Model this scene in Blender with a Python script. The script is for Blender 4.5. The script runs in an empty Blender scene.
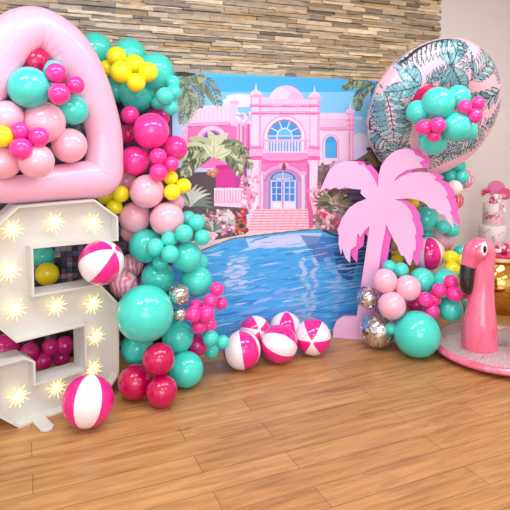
import bpy, bmesh, math, random
import numpy as np
from mathutils import Vector, Matrix
PI = math.pi
random.seed(7); RNG = np.random.default_rng(7)
SC = bpy.context.scene; COL = SC.collection

# ------------------------------------------------------------------ camera model (a phone photo cropped to its lower square)
F = 545.0; PX, PY = 255.0, 170.0; H = 1.56
PITCH = math.atan(36 / F); YAW = math.atan(232 / 546.0)
FW = Vector((math.sin(YAW) * math.cos(PITCH), math.cos(YAW) * math.cos(PITCH), -math.sin(PITCH)))
RT = Vector((math.cos(YAW), -math.sin(YAW), 0)); UP = RT.cross(FW)
CAM = Vector((0, 0, H))
def ray(px, py): return FW + RT * ((px - PX) / F) - UP * ((py - PY) / F)
def at_floor(px, py, z=0):
    d = ray(px, py); return CAM + d * ((z - H) / d.z)
def at_y(px, py, Y):
    d = ray(px, py); return CAM + d * (Y / d.y)
def at_d(px, py, D): return CAM + ray(px, py) * D
def camvec(x, y, z, p=None):                              # right, up, towards the viewer, as seen at spot p
    f = FW if p is None else (p - CAM).normalized()
    r = f.cross(Vector((0, 0, 1))).normalized(); u = r.cross(f)
    return (r * x + u * y - f * z).normalized()

def lin(c):
    return tuple((v / 255 / 12.92) if v / 255 <= 0.04045 else ((v / 255 + 0.055) / 1.055) ** 2.4 for v in c[:3])

# ------------------------------------------------------------------ materials
def mat(name, rgb, rough=0.5, metal=0.0, coat=0.0, sss=0.0, spec=0.5, noise=None, bump=None, emit=0, emit_rgb=None):
    m = bpy.data.materials.new(name); m.use_nodes = True
    nt = m.node_tree; b = nt.nodes['Principled BSDF']
    b.inputs['Base Color'].default_value = (*lin(rgb), 1)
    b.inputs['Roughness'].default_value = rough
    b.inputs['Metallic'].default_value = metal
    b.inputs['Coat Weight'].default_value = coat
    b.inputs['Coat Roughness'].default_value = 0.06
    b.inputs['Specular IOR Level'].default_value = spec
    if sss:
        b.inputs['Subsurface Weight'].default_value = sss
        b.inputs['Subsurface Radius'].default_value = (0.05, 0.05, 0.05)
        b.inputs['Subsurface Scale'].default_value = 0.5
    tc = nt.nodes.new('ShaderNodeTexCoord')
    if noise:                                     # (scale, amount): small value variation in the material itself
        n = nt.nodes.new('ShaderNodeTexNoise'); n.inputs['Scale'].default_value = noise[0]; n.inputs['Detail'].default_value = 4
        nt.links.new(tc.outputs['Object'], n.inputs['Vector'])
        mr = nt.nodes.new('ShaderNodeMapRange'); mr.inputs['To Min'].default_value = 1 - noise[1]; mr.inputs['To Max'].default_value = 1 + noise[1]
        nt.links.new(n.outputs['Fac'], mr.inputs['Value'])
        h = nt.nodes.new('ShaderNodeHueSaturation'); h.inputs['Color'].default_value = (*lin(rgb), 1)
        nt.links.new(mr.outputs['Result'], h.inputs['Value']); nt.links.new(h.outputs['Color'], b.inputs['Base Color'])
    if bump:
        n = nt.nodes.new('ShaderNodeTexNoise'); n.inputs['Scale'].default_value = bump[0]; n.inputs['Detail'].default_value = 3
        nt.links.new(tc.outputs['Object'], n.inputs['Vector'])
        bp = nt.nodes.new('ShaderNodeBump'); bp.inputs['Strength'].default_value = bump[1]; bp.inputs['Distance'].default_value = bump[2] if len(bump) > 2 else 0.01
        nt.links.new(n.outputs['Fac'], bp.inputs['Height']); nt.links.new(bp.outputs['Normal'], b.inputs['Normal'])
    if emit:
        b.inputs['Emission Color'].default_value = (*lin(emit_rgb or rgb), 1); b.inputs['Emission Strength'].default_value = emit
    return m

def vcol_mat(name, rough=0.5, coat=0.0, bump=None):
    m = mat(name, (255, 255, 255), rough, coat=coat, bump=bump)
    nt = m.node_tree; a = nt.nodes.new('ShaderNodeAttribute'); a.attribute_name = 'print'
    nt.links.new(a.outputs['Color'], nt.nodes['Principled BSDF'].inputs['Base Color'])
    return m

# ------------------------------------------------------------------ object helpers
def link(name, me, parent=None):
    o = bpy.data.objects.new(name, me); COL.objects.link(o)
    if parent: o.parent = parent
    return o
def obj(name, bm, m, parent=None, smooth=False):
    me = bpy.data.meshes.new(name); bm.to_mesh(me); bm.free()
    for x in (m if isinstance(m, (list, tuple)) else [m]): me.materials.append(x)
    if smooth: me.polygons.foreach_set('use_smooth', [True] * len(me.polygons))
    return link(name, me, parent)
def tag(o, label, cat, group=None):
    o['label'] = label; o['category'] = cat
    if group: o['group'] = group
    return o
def thing(name, label, cat, loc=(0, 0, 0), rotz=0, group=None):
    o = bpy.data.objects.new(name, None); COL.objects.link(o); o.empty_display_size = 0.05
    o.location = loc; o.rotation_euler = (0, 0, rotz)
    return tag(o, label, cat, group)
def struct(o): o['kind'] = 'structure'; return o

def add_box(bm, c, s, rot=None, mi=0):
    r = bmesh.ops.create_cube(bm, size=1)
    M = Matrix.Translation(Vector(c)) @ (rot.to_4x4() if rot else Matrix()) @ Matrix.Diagonal((*s, 1))
    bmesh.ops.transform(bm, matrix=M, verts=r['verts'])
    for v in r['verts']:
        for f in v.link_faces: f.material_index = mi
    return r['verts']
def add_sphere(bm, c, r, seg=24, ring=16, mi=0, scale=(1, 1, 1)):
    q = bmesh.ops.create_uvsphere(bm, u_segments=seg, v_segments=ring, radius=r)
    bmesh.ops.transform(bm, matrix=Matrix.Translation(Vector(c)) @ Matrix.Diagonal((*scale, 1)), verts=q['verts'])
    for v in q['verts']:
        for f in v.link_faces: f.material_index = mi
    return q['verts']
def catmull(pts, n):
    pts = [np.array(p, float) for p in pts]; out = []
    P = [2 * pts[0] - pts[1]] + pts + [2 * pts[-1] - pts[-2]]
    for i in range(1, len(P) - 2):
        for k in range(n):
            t = k / n; a, b, c, d = P[i - 1:i + 3]
            out.append(0.5 * (2 * b + (c - a) * t + (2 * a - 5 * b + 4 * c - d) * t * t + (3 * b - a - 3 * c + d) * t ** 3))
    out.append(pts[-1]); return out
def add_tube(bm, pts, radii, seg=12, closed=False, cap=True, mi=0, up=None, flat=1.0):
    n = len(pts); P = [Vector(p) for p in pts]; rings = []
    ref = Vector(up) if up else None; prev = None
    for i in range(n):
        t = (P[(i + 1) % n] - P[i - 1]) if closed else (P[min(i + 1, n - 1)] - P[max(i - 1, 0)])
        t.normalize()
        if ref is not None: a = (ref - t * ref.dot(t)).normalized()
        else:
            if prev is None: prev = t.orthogonal().normalized()
            a = (prev - t * prev.dot(t)).normalized(); prev = a
        b = t.cross(a); r = radii[i] if hasattr(radii, '__len__') else radii
        rings.append([bm.verts.new(P[i] + a * (math.cos(2 * PI * k / seg) * r * flat) + b * (math.sin(2 * PI * k / seg) * r)) for k in range(seg)])
    for i in range(n if closed else n - 1):
        A, B = rings[i], rings[(i + 1) % n]
        for k in range(seg):
            f = bm.faces.new((A[k], A[(k + 1) % seg], B[(k + 1) % seg], B[k])); f.material_index = mi
    if cap and not closed:
        for R_, s in ((rings[0], -1), (rings[-1], 1)):
            f = bm.faces.new(R_ if s > 0 else R_[::-1]); f.material_index = mi
    return rings
def add_prism(bm, pts, depth_vec, mi=0):               # pts: closed outline of 3-D points; solid pushed along depth_vec
    a = [bm.verts.new(p) for p in pts]; d = Vector(depth_vec); b = [bm.verts.new(Vector(p) + d) for p in pts]
    f1 = bm.faces.new(a); f2 = bm.faces.new(b[::-1]); fs = [f1, f2]
    n = len(a)
    for i in range(n): fs.append(bm.faces.new((a[i], b[i], b[(i + 1) % n], a[(i + 1) % n])))
    for f in fs: f.material_index = mi
    return fs
def fix(bm): bmesh.ops.recalc_face_normals(bm, faces=bm.faces[:])
def bevel(o, w=0.004, seg=2):
    md = o.modifiers.new('bevel', 'BEVEL'); md.width = w; md.segments = seg; md.limit_method = 'ANGLE'; md.angle_limit = 0.6; return o

# ------------------------------------------------------------------ numpy painter for printed surfaces
class Print:
    def __init__(s, u, v, base):
        s.u, s.v = u, v; s.c = np.zeros(u.shape + (3,)); s.c[:] = lin(base)
    def sel(s, lo, hi):
        return (s.u >= lo[0]) & (s.u <= hi[0]) & (s.v >= lo[1]) & (s.v <= hi[1])
    def poly(s, pts, col, alpha=1.0):
        pts = np.array(pts, float); w = np.where(s.sel(pts.min(0), pts.max(0)))
        if not len(w[0]): return
        x, y = s.u[w], s.v[w]; ins = np.zeros(x.shape, bool); n = len(pts)
        for i in range(n):
            (x1, y1), (x2, y2) = pts[i], pts[(i + 1) % n]
            if y1 == y2: continue
            c = ((y1 > y) != (y2 > y)) & (x < (x2 - x1) * (y - y1) / (y2 - y1) + x1); ins ^= c
        k = (w[0][ins], w[1][ins]); s.c[k] = s.c[k] * (1 - alpha) + np.array(lin(col)) * alpha
    def ell(s, cx, cy, rx, ry, col, alpha=1.0):
        w = np.where(s.sel((cx - rx, cy - ry), (cx + rx, cy + ry)))
        ins = ((s.u[w] - cx) / rx) ** 2 + ((s.v[w] - cy) / ry) ** 2 <= 1
        k = (w[0][ins], w[1][ins]); s.c[k] = s.c[k] * (1 - alpha) + np.array(lin(col)) * alpha
    def rect(s, x0, y0, x1, y1, col, alpha=1.0): s.poly(((x0, y0), (x1, y0), (x1, y1), (x0, y1)), col, alpha)
    def line(s, pts, w, col, alpha=1.0):
        for (a, b) in zip(pts[:-1], pts[1:]):
            a = np.array(a, float); b = np.array(b, float); d = b - a; L = np.hypot(*d)
            if L == 0: continue
            nn = np.array((-d[1], d[0])) / L * w / 2; s.poly((a + nn, b + nn, b - nn, a - nn), col, alpha)
    def leaf(s, a, b, w, col, bend=0.0):                 # one pointed blade from a to b
        a = np.array(a, float); b = np.array(b, float); d = b - a; nn = np.array((-d[1], d[0]))
        L = np.hypot(*d) + 1e-9; nn /= L; T = np.linspace(0, 1, 9)
        mid = a + np.outer(T, d) + np.outer(np.sin(T * PI) * bend * L, nn); hw = np.outer(np.sin(T * PI) ** 0.7 * w / 2, nn)
        s.poly(np.vstack([mid + hw, (mid - hw)[::-1]]), col)
    def frond(s, a, b, bend, n, ll, w, cols, droop=0.5, stem=None):   # palm frond: blades along a bent midrib
        a = np.array(a, float); b = np.array(b, float); d = b - a; L = np.hypot(*d); nn = np.array((-d[1], d[0])) / L
        P = [a + d * t + nn * math.sin(t * PI) * bend * L for t in np.linspace(0, 1, n + 1)]
        for i in range(1, n + 1):
            t = i / n; tg = P[i] - P[i - 1]; tg /= np.hypot(*tg); m = np.array((-tg[1], tg[0]))
            l = ll * math.sin(PI * (0.12 + 0.8 * t)) ** 0.8
            for sd in (-1, 1):
                e = P[i] + (tg * 0.55 + m * sd * 0.85) * l + np.array((0, droop * l))
                s.leaf(P[i], e, w, cols[RNG.integers(len(cols))], 0.08 * sd)
        if stem: s.line(P, w * 0.4, stem)
def grid_mesh(name, V, nu, nv, cols, m, wrap_u=False, wrap_v=False, parent=None, smooth=True):
    iu = np.arange(nu if wrap_u else nu - 1); iv = np.arange(nv if wrap_v else nv - 1)
    A, B = np.meshgrid(iu, iv, indexing='ij'); A2, B2 = (A + 1) % nu, (B + 1) % nv
    Fs = np.stack([A * nv + B, A2 * nv + B, A2 * nv + B2, A * nv + B2], -1).reshape(-1, 4)
    me = bpy.data.meshes.new(name); me.from_pydata(V.reshape(-1, 3).tolist(), [], Fs.tolist())
    at = me.color_attributes.new('print', 'FLOAT_COLOR', 'POINT')
    C = np.ones((nu * nv, 4), np.float32); C[:, :3] = cols.reshape(-1, 3); at.data.foreach_set('color', C.ravel())
    me.materials.append(m)
    if smooth: me.polygons.foreach_set('use_smooth', [True] * len(me.polygons))
    return link(name, me, parent)
EXPOSURE = 0.25; WORLD = 0.9; WORLD_RGB = (.97, .985, 1)
LAMPS = [(-.6, 2.0), (1.1, 2.0), (2.8, 2.0), (.3, -.6), (2.4, -.6)]; LAMP_W = 24
FRONT_FILL = ((-.4, -3.0, 1.9), (3.2, 1.9), 75, (1.5, 3.6, 1.3), (.96, .98, 1))  # soft fill lamp added behind the camera to brighten the fronts
BULB_GLINT = 1.3
RING_D = 4.12; RING_TILT = 23; RING_TURN = -0.08; RING_R = (.348, .202)
# ------------------------------------------------------------------ render view, camera, light
SC.view_settings.view_transform = 'Standard'; SC.view_settings.look = 'None'; SC.view_settings.gamma = 1
SC.view_settings.use_curve_mapping = False; SC.view_settings.exposure = EXPOSURE
cd = bpy.data.cameras.new('camera'); cam = bpy.data.objects.new('camera', cd); COL.objects.link(cam)
cd.sensor_width = 36; cd.lens = F / 510 * 36; cd.shift_x = 0; cd.shift_y = -(255 - PY) / 510
cam.matrix_world = Matrix.Translation(CAM) @ Matrix((RT, UP, -FW)).transposed().to_4x4()
cd.clip_start = 0.05; SC.camera = cam
w = bpy.data.worlds.new('daylight'); SC.world = w; w.use_nodes = True
w.node_tree.nodes['Background'].inputs['Color'].default_value = (*WORLD_RGB, 1); w.node_tree.nodes['Background'].inputs['Strength'].default_value = WORLD
def area(name, loc, size, power, target=None, rgb=(1, 1, 1)):
    l = bpy.data.lights.new(name, 'AREA'); l.shape = 'RECTANGLE'; l.size, l.size_y = size; l.energy = power; l.color = rgb
    o = bpy.data.objects.new(name, l); COL.objects.link(o); o.location = loc
    if target is not None: o.rotation_euler = (Vector(target) - Vector(loc)).to_track_quat('-Z', 'Y').to_euler()
    return o

# ------------------------------------------------------------------ room shell
YW = 4.0; XR = 4.7; XL = -2.6; YB = -3.4; ZC = 3.1
def plank_mat():
    m = mat('oak_plank_floor', (205, 160, 105), 0.3, spec=.35); nt = m.node_tree; N = nt.nodes; L = nt.links; b = N['Principled BSDF']
    tc = N.new('ShaderNodeTexCoord')
    br = N.new('ShaderNodeTexBrick'); br.offset = 0.37; br.offset_frequency = 2; br.squash = 1
    br.inputs['Scale'].default_value = 1; br.inputs['Brick Width'].default_value = 1.15; br.inputs['Row Height'].default_value = 0.145
    br.inputs['Mortar Size'].default_value = 0.0016; br.inputs['Mortar Smooth'].default_value = 0.2; br.inputs['Bias'].default_value = 0
    br.inputs['Color1'].default_value = (*lin((198, 148, 96)), 1); br.inputs['Color2'].default_value = (*lin((164, 112, 64)), 1)
    br.inputs['Mortar'].default_value = (*lin((120, 78, 45)), 1)
    L.new(tc.outputs['Object'], br.inputs['Vector'])
    mp = N.new('ShaderNodeMapping'); mp.inputs['Scale'].default_value = (1.6, 16, 1); L.new(tc.outputs['Object'], mp.inputs['Vector'])
    n1 = N.new('ShaderNodeTexNoise'); n1.inputs['Scale'].default_value = 1.6; n1.inputs['Detail'].default_value = 6; n1.inputs['Roughness'].default_value = .65; n1.inputs['Distortion'].default_value = 0.6
    L.new(mp.outputs['Vector'], n1.inputs['Vector'])
    r1 = N.new('ShaderNodeValToRGB'); r1.color_ramp.elements[0].position = .28; r1.color_ramp.elements[0].color = (*lin((112, 70, 38)), 1)
    r1.color_ramp.elements[1].position = .62; r1.color_ramp.elements[1].color = (*lin((206, 155, 98)), 1)
    L.new(n1.outputs['Fac'], r1.inputs['Fac'])
    mx = N.new('ShaderNodeMixRGB'); mx.inputs['Fac'].default_value = .55; L.new(br.outputs['Color'], mx.inputs['Color1']); L.new(r1.outputs['Color'], mx.inputs['Color2'])
    # knots
    mp2 = N.new('ShaderNodeMapping'); mp2.inputs['Scale'].default_value = (2.6, 9, 1); L.new(tc.outputs['Object'], mp2.inputs['Vector'])
    n2 = N.new('ShaderNodeTexNoise'); n2.inputs['Scale'].default_value = 1.3; n2.inputs['Detail'].default_value = 3; L.new(mp2.outputs['Vector'], n2.inputs['Vector'])
    r2 = N.new('ShaderNodeValToRGB'); r2.color_ramp.elements[0].position = .66; r2.color_ramp.elements[0].color = (0, 0, 0, 1); r2.color_ramp.elements[1].position = .8
    L.new(n2.outputs['Fac'], r2.inputs['Fac'])
    m2 = N.new('ShaderNodeMixRGB'); m2.inputs['Color2'].default_value = (*lin((118, 76, 44)), 1); L.new(r2.outputs['Color'], m2.inputs['Fac']); L.new(mx.outputs['Color'], m2.inputs['Color1'])
    m3 = N.new('ShaderNodeMixRGB'); m3.inputs['Color2'].default_value = (*lin((120, 78, 45)), 1); L.new(br.outputs['Fac'], m3.inputs['Fac']); L.new(m2.outputs['Color'], m3.inputs['Color1'])
    L.new(m3.outputs['Color'], b.inputs['Base Color'])
    rr = N.new('ShaderNodeMapRange'); rr.inputs['To Min'].default_value = .22; rr.inputs['To Max'].default_value = .42; L.new(n1.outputs['Fac'], rr.inputs['Value']); L.new(rr.outputs['Result'], b.inputs['Roughness'])
    bp = N.new('ShaderNodeBump'); bp.inputs['Strength'].default_value = .25; bp.inputs['Distance'].default_value = .004; bp.invert = True
    L.new(br.outputs['Fac'], bp.inputs['Height']); L.new(bp.outputs['Normal'], b.inputs['Normal'])
    return m
bm = bmesh.new(); add_box(bm, ((XL + XR) / 2, (YB + YW) / 2, -0.02), (XR - XL + .2, YW - YB + .3, 0.04))
struct(obj('floor', bm, plank_mat()))
white = mat('white_wall_paint', (236, 230, 228), 0.6, noise=(3, .015))
bm = bmesh.new(); add_box(bm, ((XL + XR) / 2, YW + .1, ZC / 2), (XR - XL + .2, .1, ZC))
struct(obj('wall_back', bm, white))
bm = bmesh.new(); add_box(bm, (XR + .05, (YB + YW) / 2, ZC / 2), (.1, YW - YB + .3, ZC)); struct(obj('wall_right', bm, white))
bm = bmesh.new(); add_box(bm, (XL - .05, YW - .9, ZC / 2), (.1, 2.0, ZC)); struct(obj('wall_left', bm, white))
bm = bmesh.new(); add_box(bm, ((XL + XR) / 2, (YB + YW) / 2, ZC + .05), (XR - XL + .2, YW - YB + .3, .1)); struct(obj('ceiling', bm, white))
for k, (x, y) in enumerate(LAMPS):
    area('ceiling_lamp', (x, y, ZC - .02), (1.2, .6), LAMP_W, (x, y, 0), (.97, .985, 1))
area('front_fill', *FRONT_FILL)  # added frontal fill, stands for no known window

# stacked stone cladding: one wall surface of split stones
def stone_wall():
    x0, x1 = XL, 3.565; V = []; Fc = []; Cc = []; rnd = random.Random(3)
    pal = [(214, 200, 180), (200, 184, 162), (222, 208, 188), (180, 170, 158), (164, 156, 148), (230, 218, 200), (194, 172, 144), (206, 174, 134), (176, 162, 142), (140, 132, 126)]
    z = 0.0
    while z < ZC:
        h = min(rnd.choice((.016, .022, .026, .032, .038)), ZC - z)
        x = x0 - rnd.random() * .2
        while x < x1:
            l = rnd.uniform(.10, .42); a, b = max(x, x0), min(x + l, x1)
            if b - a > .005:
                d = rnd.uniform(.008, .042); g = .0012; yf = YW + .05 - d; c = pal[min(rnd.randrange(len(pal)), rnd.randrange(len(pal)) if rnd.random() < .6 else 9)]
                k = len(V); dz = rnd.uniform(-.003, .003)
                nx = max(2, int((b - a) / .05))
                vf = rnd.uniform(.86, 1.1); wm = min(1, max(0, (a - .6) / 2.2)); cl = [c[0] * vf * (1 + .02 * wm), c[1] * vf * (1 - .02 * wm), c[2] * vf * (1 - .10 * wm)]
                for i in range(nx + 1):
                    xx = a + g + (b - a - 2 * g) * i / nx
                    j1, j2 = rnd.uniform(-.004, .004), rnd.uniform(-.004, .004)
                    e1 = rnd.uniform(-.003, .002); e2 = rnd.uniform(-.002, .003)
                    for (yy, zz) in ((YW + .06, z + g), (yf + j1, z + g + e2), (yf + j2, z + h - g + e1), (YW + .06, z + h - g)):
                        V.append((xx, yy, zz)); f = rnd.uniform(.95, 1.05); Cc.append(lin([min(255, v * f) for v in cl]))
                for i in range(nx):
                    for q in range(3): p = k + i * 4 + q; Fc.append((p, p + 4, p + 5, p + 1))
                p = k; Fc.append((p, p + 1, p + 2, p + 3)); p = k + nx * 4; Fc.append((p + 3, p + 2, p + 1, p))
            x += l
        z += h
    me = bpy.data.meshes.new('wall_back_cladding'); me.from_pydata(V, [], Fc)
    at = me.color_attributes.new('print', 'FLOAT_COLOR', 'POINT'); C4 = np.ones((len(V), 4), np.float32); C4[:, :3] = Cc; at.data.foreach_set('color', C4.ravel())
    m = vcol_mat('split_stone', .85); nt = m.node_tree; N = nt.nodes; L = nt.links
    at_ = [n for n in N if n.type == 'ATTRIBUTE'][0]; tc = [n for n in N if n.type == 'TEX_COORD'][0]
    mp = N.new('ShaderNodeMapping'); mp.inputs['Scale'].default_value = (1, 1, 3.5); L.new(tc.outputs['Object'], mp.inputs['Vector'])
    n = N.new('ShaderNodeTexNoise'); n.inputs['Scale'].default_value = 22; n.inputs['Detail'].default_value = 6; n.inputs['Roughness'].default_value = .7; L.new(mp.outputs['Vector'], n.inputs['Vector'])
    mr = N.new('ShaderNodeMapRange'); mr.inputs['To Min'].default_value = .5; mr.inputs['To Max'].default_value = 1.45; L.new(n.outputs['Fac'], mr.inputs['Value'])
    hs = N.new('ShaderNodeHueSaturation'); L.new(at_.outputs['Color'], hs.inputs['Color']); L.new(mr.outputs['Result'], hs.inputs['Value']); L.new(hs.outputs['Color'], N['Principled BSDF'].inputs['Base Color'])
    bp = N.new('ShaderNodeBump'); bp.inputs['Strength'].default_value = .6; bp.inputs['Distance'].default_value = .006; L.new(n.outputs['Fac'], bp.inputs['Height']); L.new(bp.outputs['Normal'], N['Principled BSDF'].inputs['Normal'])
    me.materials.append(m); return link('wall_back_stone', me)
o = struct(stone_wall())
bm = bmesh.new(); add_box(bm, ((3.57 + XR) / 2, YW + .04, .05), (XR - 3.57, .03, .1)); struct(obj('baseboard_back', bm, white))
bm = bmesh.new(); add_box(bm, (XR - .01, (YB + YW) / 2, .05), (.02, YW - YB, .1)); struct(obj('baseboard_right', bm, white))
# ------------------------------------------------------------------ printed backdrop: generic pink villa with a pool
YD = 3.634; BX0, BX1, BZ = 0.92, 2.76, 1.982
class PlanePrint(Print):                                # drawing co-ordinates are mapped onto the print's own plane (metres)
    def T(s, p): q = at_y(p[0], p[1], YD); return (q.x, q.z)
    def poly(s, pts, col, alpha=1.0): Print.poly(s, [s.T(p) for p in pts], col, alpha)
    def ell(s, cx, cy, rx, ry, col, alpha=1.0, a0=0, a1=360):
        n = 40; pts = [(cx + rx * math.cos(math.radians(a0 + (a1 - a0) * k / n)), cy - ry * math.sin(math.radians(a0 + (a1 - a0) * k / n))) for k in range(n + 1)]
        s.poly(pts, col, alpha)
nu, nv = 560, 600
uu, vv = np.meshgrid(np.linspace(BX0, BX1, nu), np.linspace(0, BZ, nv), indexing='ij')
p = PlanePrint(uu, vv, (122, 196, 244)); rn = random.Random(11)
# sky
p.rect(100, 60, 600, 92, (66, 174, 240)); p.rect(100, 60, 600, 77, (96, 200, 245), .35)
p.rect(100, 118, 600, 240, (160, 200, 244)); p.rect(100, 140, 600, 240, (186, 202, 244))
for cx, cy, rx, ry, c in ((240, 97, 14, 3, (205, 222, 248)), (246, 100, 10, 4, (222, 220, 246)), (232, 101, 9, 3, (215, 220, 246)), (239, 104, 16, 3, (226, 216, 244)),
                          (364, 152, 14, 18, (214, 206, 238)), (360, 140, 8, 7, (222, 214, 240)), (372, 138, 7, 6, (222, 214, 240)), (178, 140, 9, 20, (175, 200, 240)), (196, 110, 5, 2, (205, 220, 246)), (359, 118, 4, 1.5, (200, 222, 248))):
    p.ell(cx, cy, rx, ry, c)
# left wing
p.rect(183, 127, 190, 175, (226, 170, 214)); p.rect(182, 126, 191, 130, (236, 190, 222))
p.poly(((188, 126), (250, 124), (250, 168), (186, 168)), (222, 112, 186))
p.poly(((189.5, 108), (233, 106), (233, 122), (189.5, 123.5)), (226, 204, 236))
for k in range(10): p.line(((192 + k * 4.2, 109), (192 + k * 4.2, 121)), .8, (206, 180, 224))
p.line(((189, 107.5), (234, 105.5)), 2, (238, 208, 236)); p.poly(((187, 123), (236, 121), (236, 124.5), (187, 126.5)), (240, 160, 210)); p.line(((187, 126.8), (236, 125)), .8, (188, 80, 155))
p.ell(212, 140, 15, 14, (236, 200, 230), 1, 0, 180); p.ell(212, 140, 11.5, 10.5, (222, 130, 196), 1, 0, 180); p.ell(212, 138, 8, 7, (104, 70, 176), 1, 0, 180); p.ell(212, 138, 5, 4, (90, 120, 214), 1, 0, 180)
p.rect(231, 103, 238, 126, (240, 194, 226)); p.rect(230, 101, 239, 104, (236, 170, 216)); p.rect(232.5, 98, 236.5, 101, (240, 200, 230))
p.rect(237, 124, 250, 168, (214, 104, 178))
for x, c in ((236.5, (240, 170, 214)), (240, (246, 190, 224)), (244.5, (236, 150, 204)), (248, (196, 80, 160))): p.rect(x, 122, x + 1.8, 156, c)
# main block
p.poly(((256, 97), (317, 100), (317, 212), (252, 212)), (246, 198, 230))
p.ell(286, 103, 17.8, 17.5, (238, 186, 226), 1, 0, 180); p.ell(281, 101, 11, 13.5, (246, 206, 236), 1, 0, 180); p.ell(294, 104, 8, 12, (228, 168, 216), .6, 0, 180)
p.rect(262, 99, 304, 104.5, (226, 182, 222))
for k in range(14): p.line(((264 + k * 3, 99.5), (264 + k * 3, 104)), .9, (244, 214, 238))
for y, c in ((104, (240, 160, 212)), (105.8, (206, 92, 170)), (107, (244, 186, 224)), (111, (240, 150, 206)), (113, (200, 84, 164))): p.rect(256, y, 313, y + 1.6, c)
# facade arch with balcony
p.ell(284.5, 138, 21.5, 22.5, (228, 140, 200), 1, 0, 180); p.rect(263, 138, 306, 150, (228, 140, 200))
p.ell(284.5, 138, 20.3, 21.3, (250, 218, 238), 1, 0, 180); p.rect(264.2, 138, 304.8, 150, (250, 218, 238))
p.ell(284.5, 137.5, 17.2, 18.2, (198, 80, 158), 1, 0, 180); p.ell(284.5, 138, 16.2, 17.3, (62, 150, 222), 1, 0, 180); p.rect(268.3, 137, 300.7, 153, (72, 164, 230))
for a in (36, 72, 108, 144): p.line(((284.5 + 7 * math.cos(math.radians(a)), 136 - 7 * math.sin(math.radians(a))), (284.5 + 17 * math.cos(math.radians(a)), 138 - 17.2 * math.sin(math.radians(a)))), 1.2, (206, 214, 240))
p.ell(284.5, 136, 8, 8.2, (214, 214, 240), 1, 0, 180); p.ell(284.5, 136, 6.8, 7, (92, 190, 240), 1, 0, 180)
for x in (277, 292): p.rect(x - .6, 136, x + .6, 152, (214, 214, 240))
p.rect(268.3, 135.3, 300.7, 136.6, (196, 200, 236))
p.rect(260, 139.5, 311, 141.5, (240, 170, 214))
for k in range(17): p.rect(261.5 + k * 3, 141, 262.9 + k * 3, 152.5, (236, 200, 232) if 268 < 261.5 + k * 3 < 300 else (238, 176, 218))
p.rect(260, 151.5, 311, 153.5, (250, 196, 226))
p.poly(((256, 153), (313, 153), (313, 157.5), (300, 160.5), (284, 161.5), (268, 160.5), (256, 157.5)), (240, 146, 202)); p.line(((257, 158), (268, 161), (284, 162), (300, 161), (313, 158)), 1.4, (206, 76, 156))
# ground floor
p.poly(((259.5, 160.5), (284, 163), (308.5, 160.5), (308.5, 209.5), (259.5, 209.5)), (232, 120, 190)); p.rect(260, 160.5, 308, 163.5, (210, 84, 162), .6)
p.ell(283, 181, 23, 17.5, (196, 88, 164), 1, 0, 180); p.ell(283, 181, 22, 16.4, (238, 154, 206), 1, 0, 180); p.ell(283, 182, 18.5, 13.6, (200, 100, 172), 1, 0, 180)
p.ell(283, 182, 17, 12, (160, 148, 202), 1, 0, 180); p.rect(266, 181, 300, 209, (172, 156, 206)); p.rect(268.5, 181, 297.5, 209, (138, 124, 184))
p.ell(283, 179.5, 12.6, 8.2, (86, 96, 160), 1, 0, 180); p.ell(283, 179, 10.6, 6.4, (140, 170, 220), 1, 0, 180); p.line(((283, 172), (283, 179)), 1, (200, 200, 232)); p.line(((276, 179), (283, 179), (290, 179)), 1, (206, 206, 236))
p.rect(270.5, 180.5, 296, 209.5, (214, 206, 238)); p.rect(272, 181.5, 281.3, 201, (58, 120, 214)); p.rect(284.7, 181.5, 294.4, 201, (66, 132, 220))
for x in (276.5, 289.5): p.rect(x - .5, 181, x + .5, 201, (190, 200, 236))
for y in (187.5, 194): p.rect(271, y - .5, 295, y + .5, (180, 196, 236))
p.rect(282.4, 180, 283.4, 209, (150, 130, 180)); p.rect(273, 203, 281, 208, (230, 222, 244)); p.rect(285, 203, 294, 208, (226, 216, 242))
for x0, x1 in ((260, 264.5), (301.5, 306)): p.rect(x0, 174, x1, 209, (226, 196, 230)); p.rect(x1 - 1.2, 174, x1, 209, (176, 130, 192)); p.rect(x0 - 1.5, 171.5, x1 + 1.5, 175, (246, 170, 214))
p.poly(((281, 163.5), (287, 163.5), (285.5, 170), (282.5, 170)), (122, 66, 92)); p.ell(281, 164.5, 1.8, 1.5, (226, 180, 200)); p.ell(287, 164.5, 1.8, 1.5, (226, 180, 200))
# pillars
for x0, x1, top in ((250.8, 261.2, 96), (309.6, 319.6, 98)):
    c = (x0 + x1) / 2; p.rect(x0, top, x1, 212, (248, 204, 232)); p.rect(x1 - 2.4, top, x1, 212, (228, 158, 208)); p.rect(x0, top, x0 + 1, 212, (232, 160, 210))
    p.rect(x0 - 1.5, top - 1.5, x1 + 1.5, top + 1.5, (240, 160, 210)); p.ell(c, top - 1, 5.5, 5, (246, 200, 230), 1, 0, 180); p.poly(((c - 1.2, top - 4), (c, top - 13), (c + 1.2, top - 4)), (240, 216, 240))
    for y in (104, 111.5): p.rect(x0 - 1.3, y, x1 + 1.3, y + 2, (236, 140, 200)); p.rect(x0 - 1, y + 2, x1 + 1, y + 3, (198, 80, 160))
    p.rect(x0 - 1, 146, x1 + 1, 149.5, (232, 120, 188)); p.rect(x0 - 1.5, 150, x1 + 1.5, 156, (244, 170, 214)); p.rect(x0 - 1, 156, x1 + 1, 160, (226, 96, 172))
p.rect(306.6, 164, 309.6, 212, (216, 92, 168)); p.rect(309.6, 162, 316.5, 200, (250, 206, 232))
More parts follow.
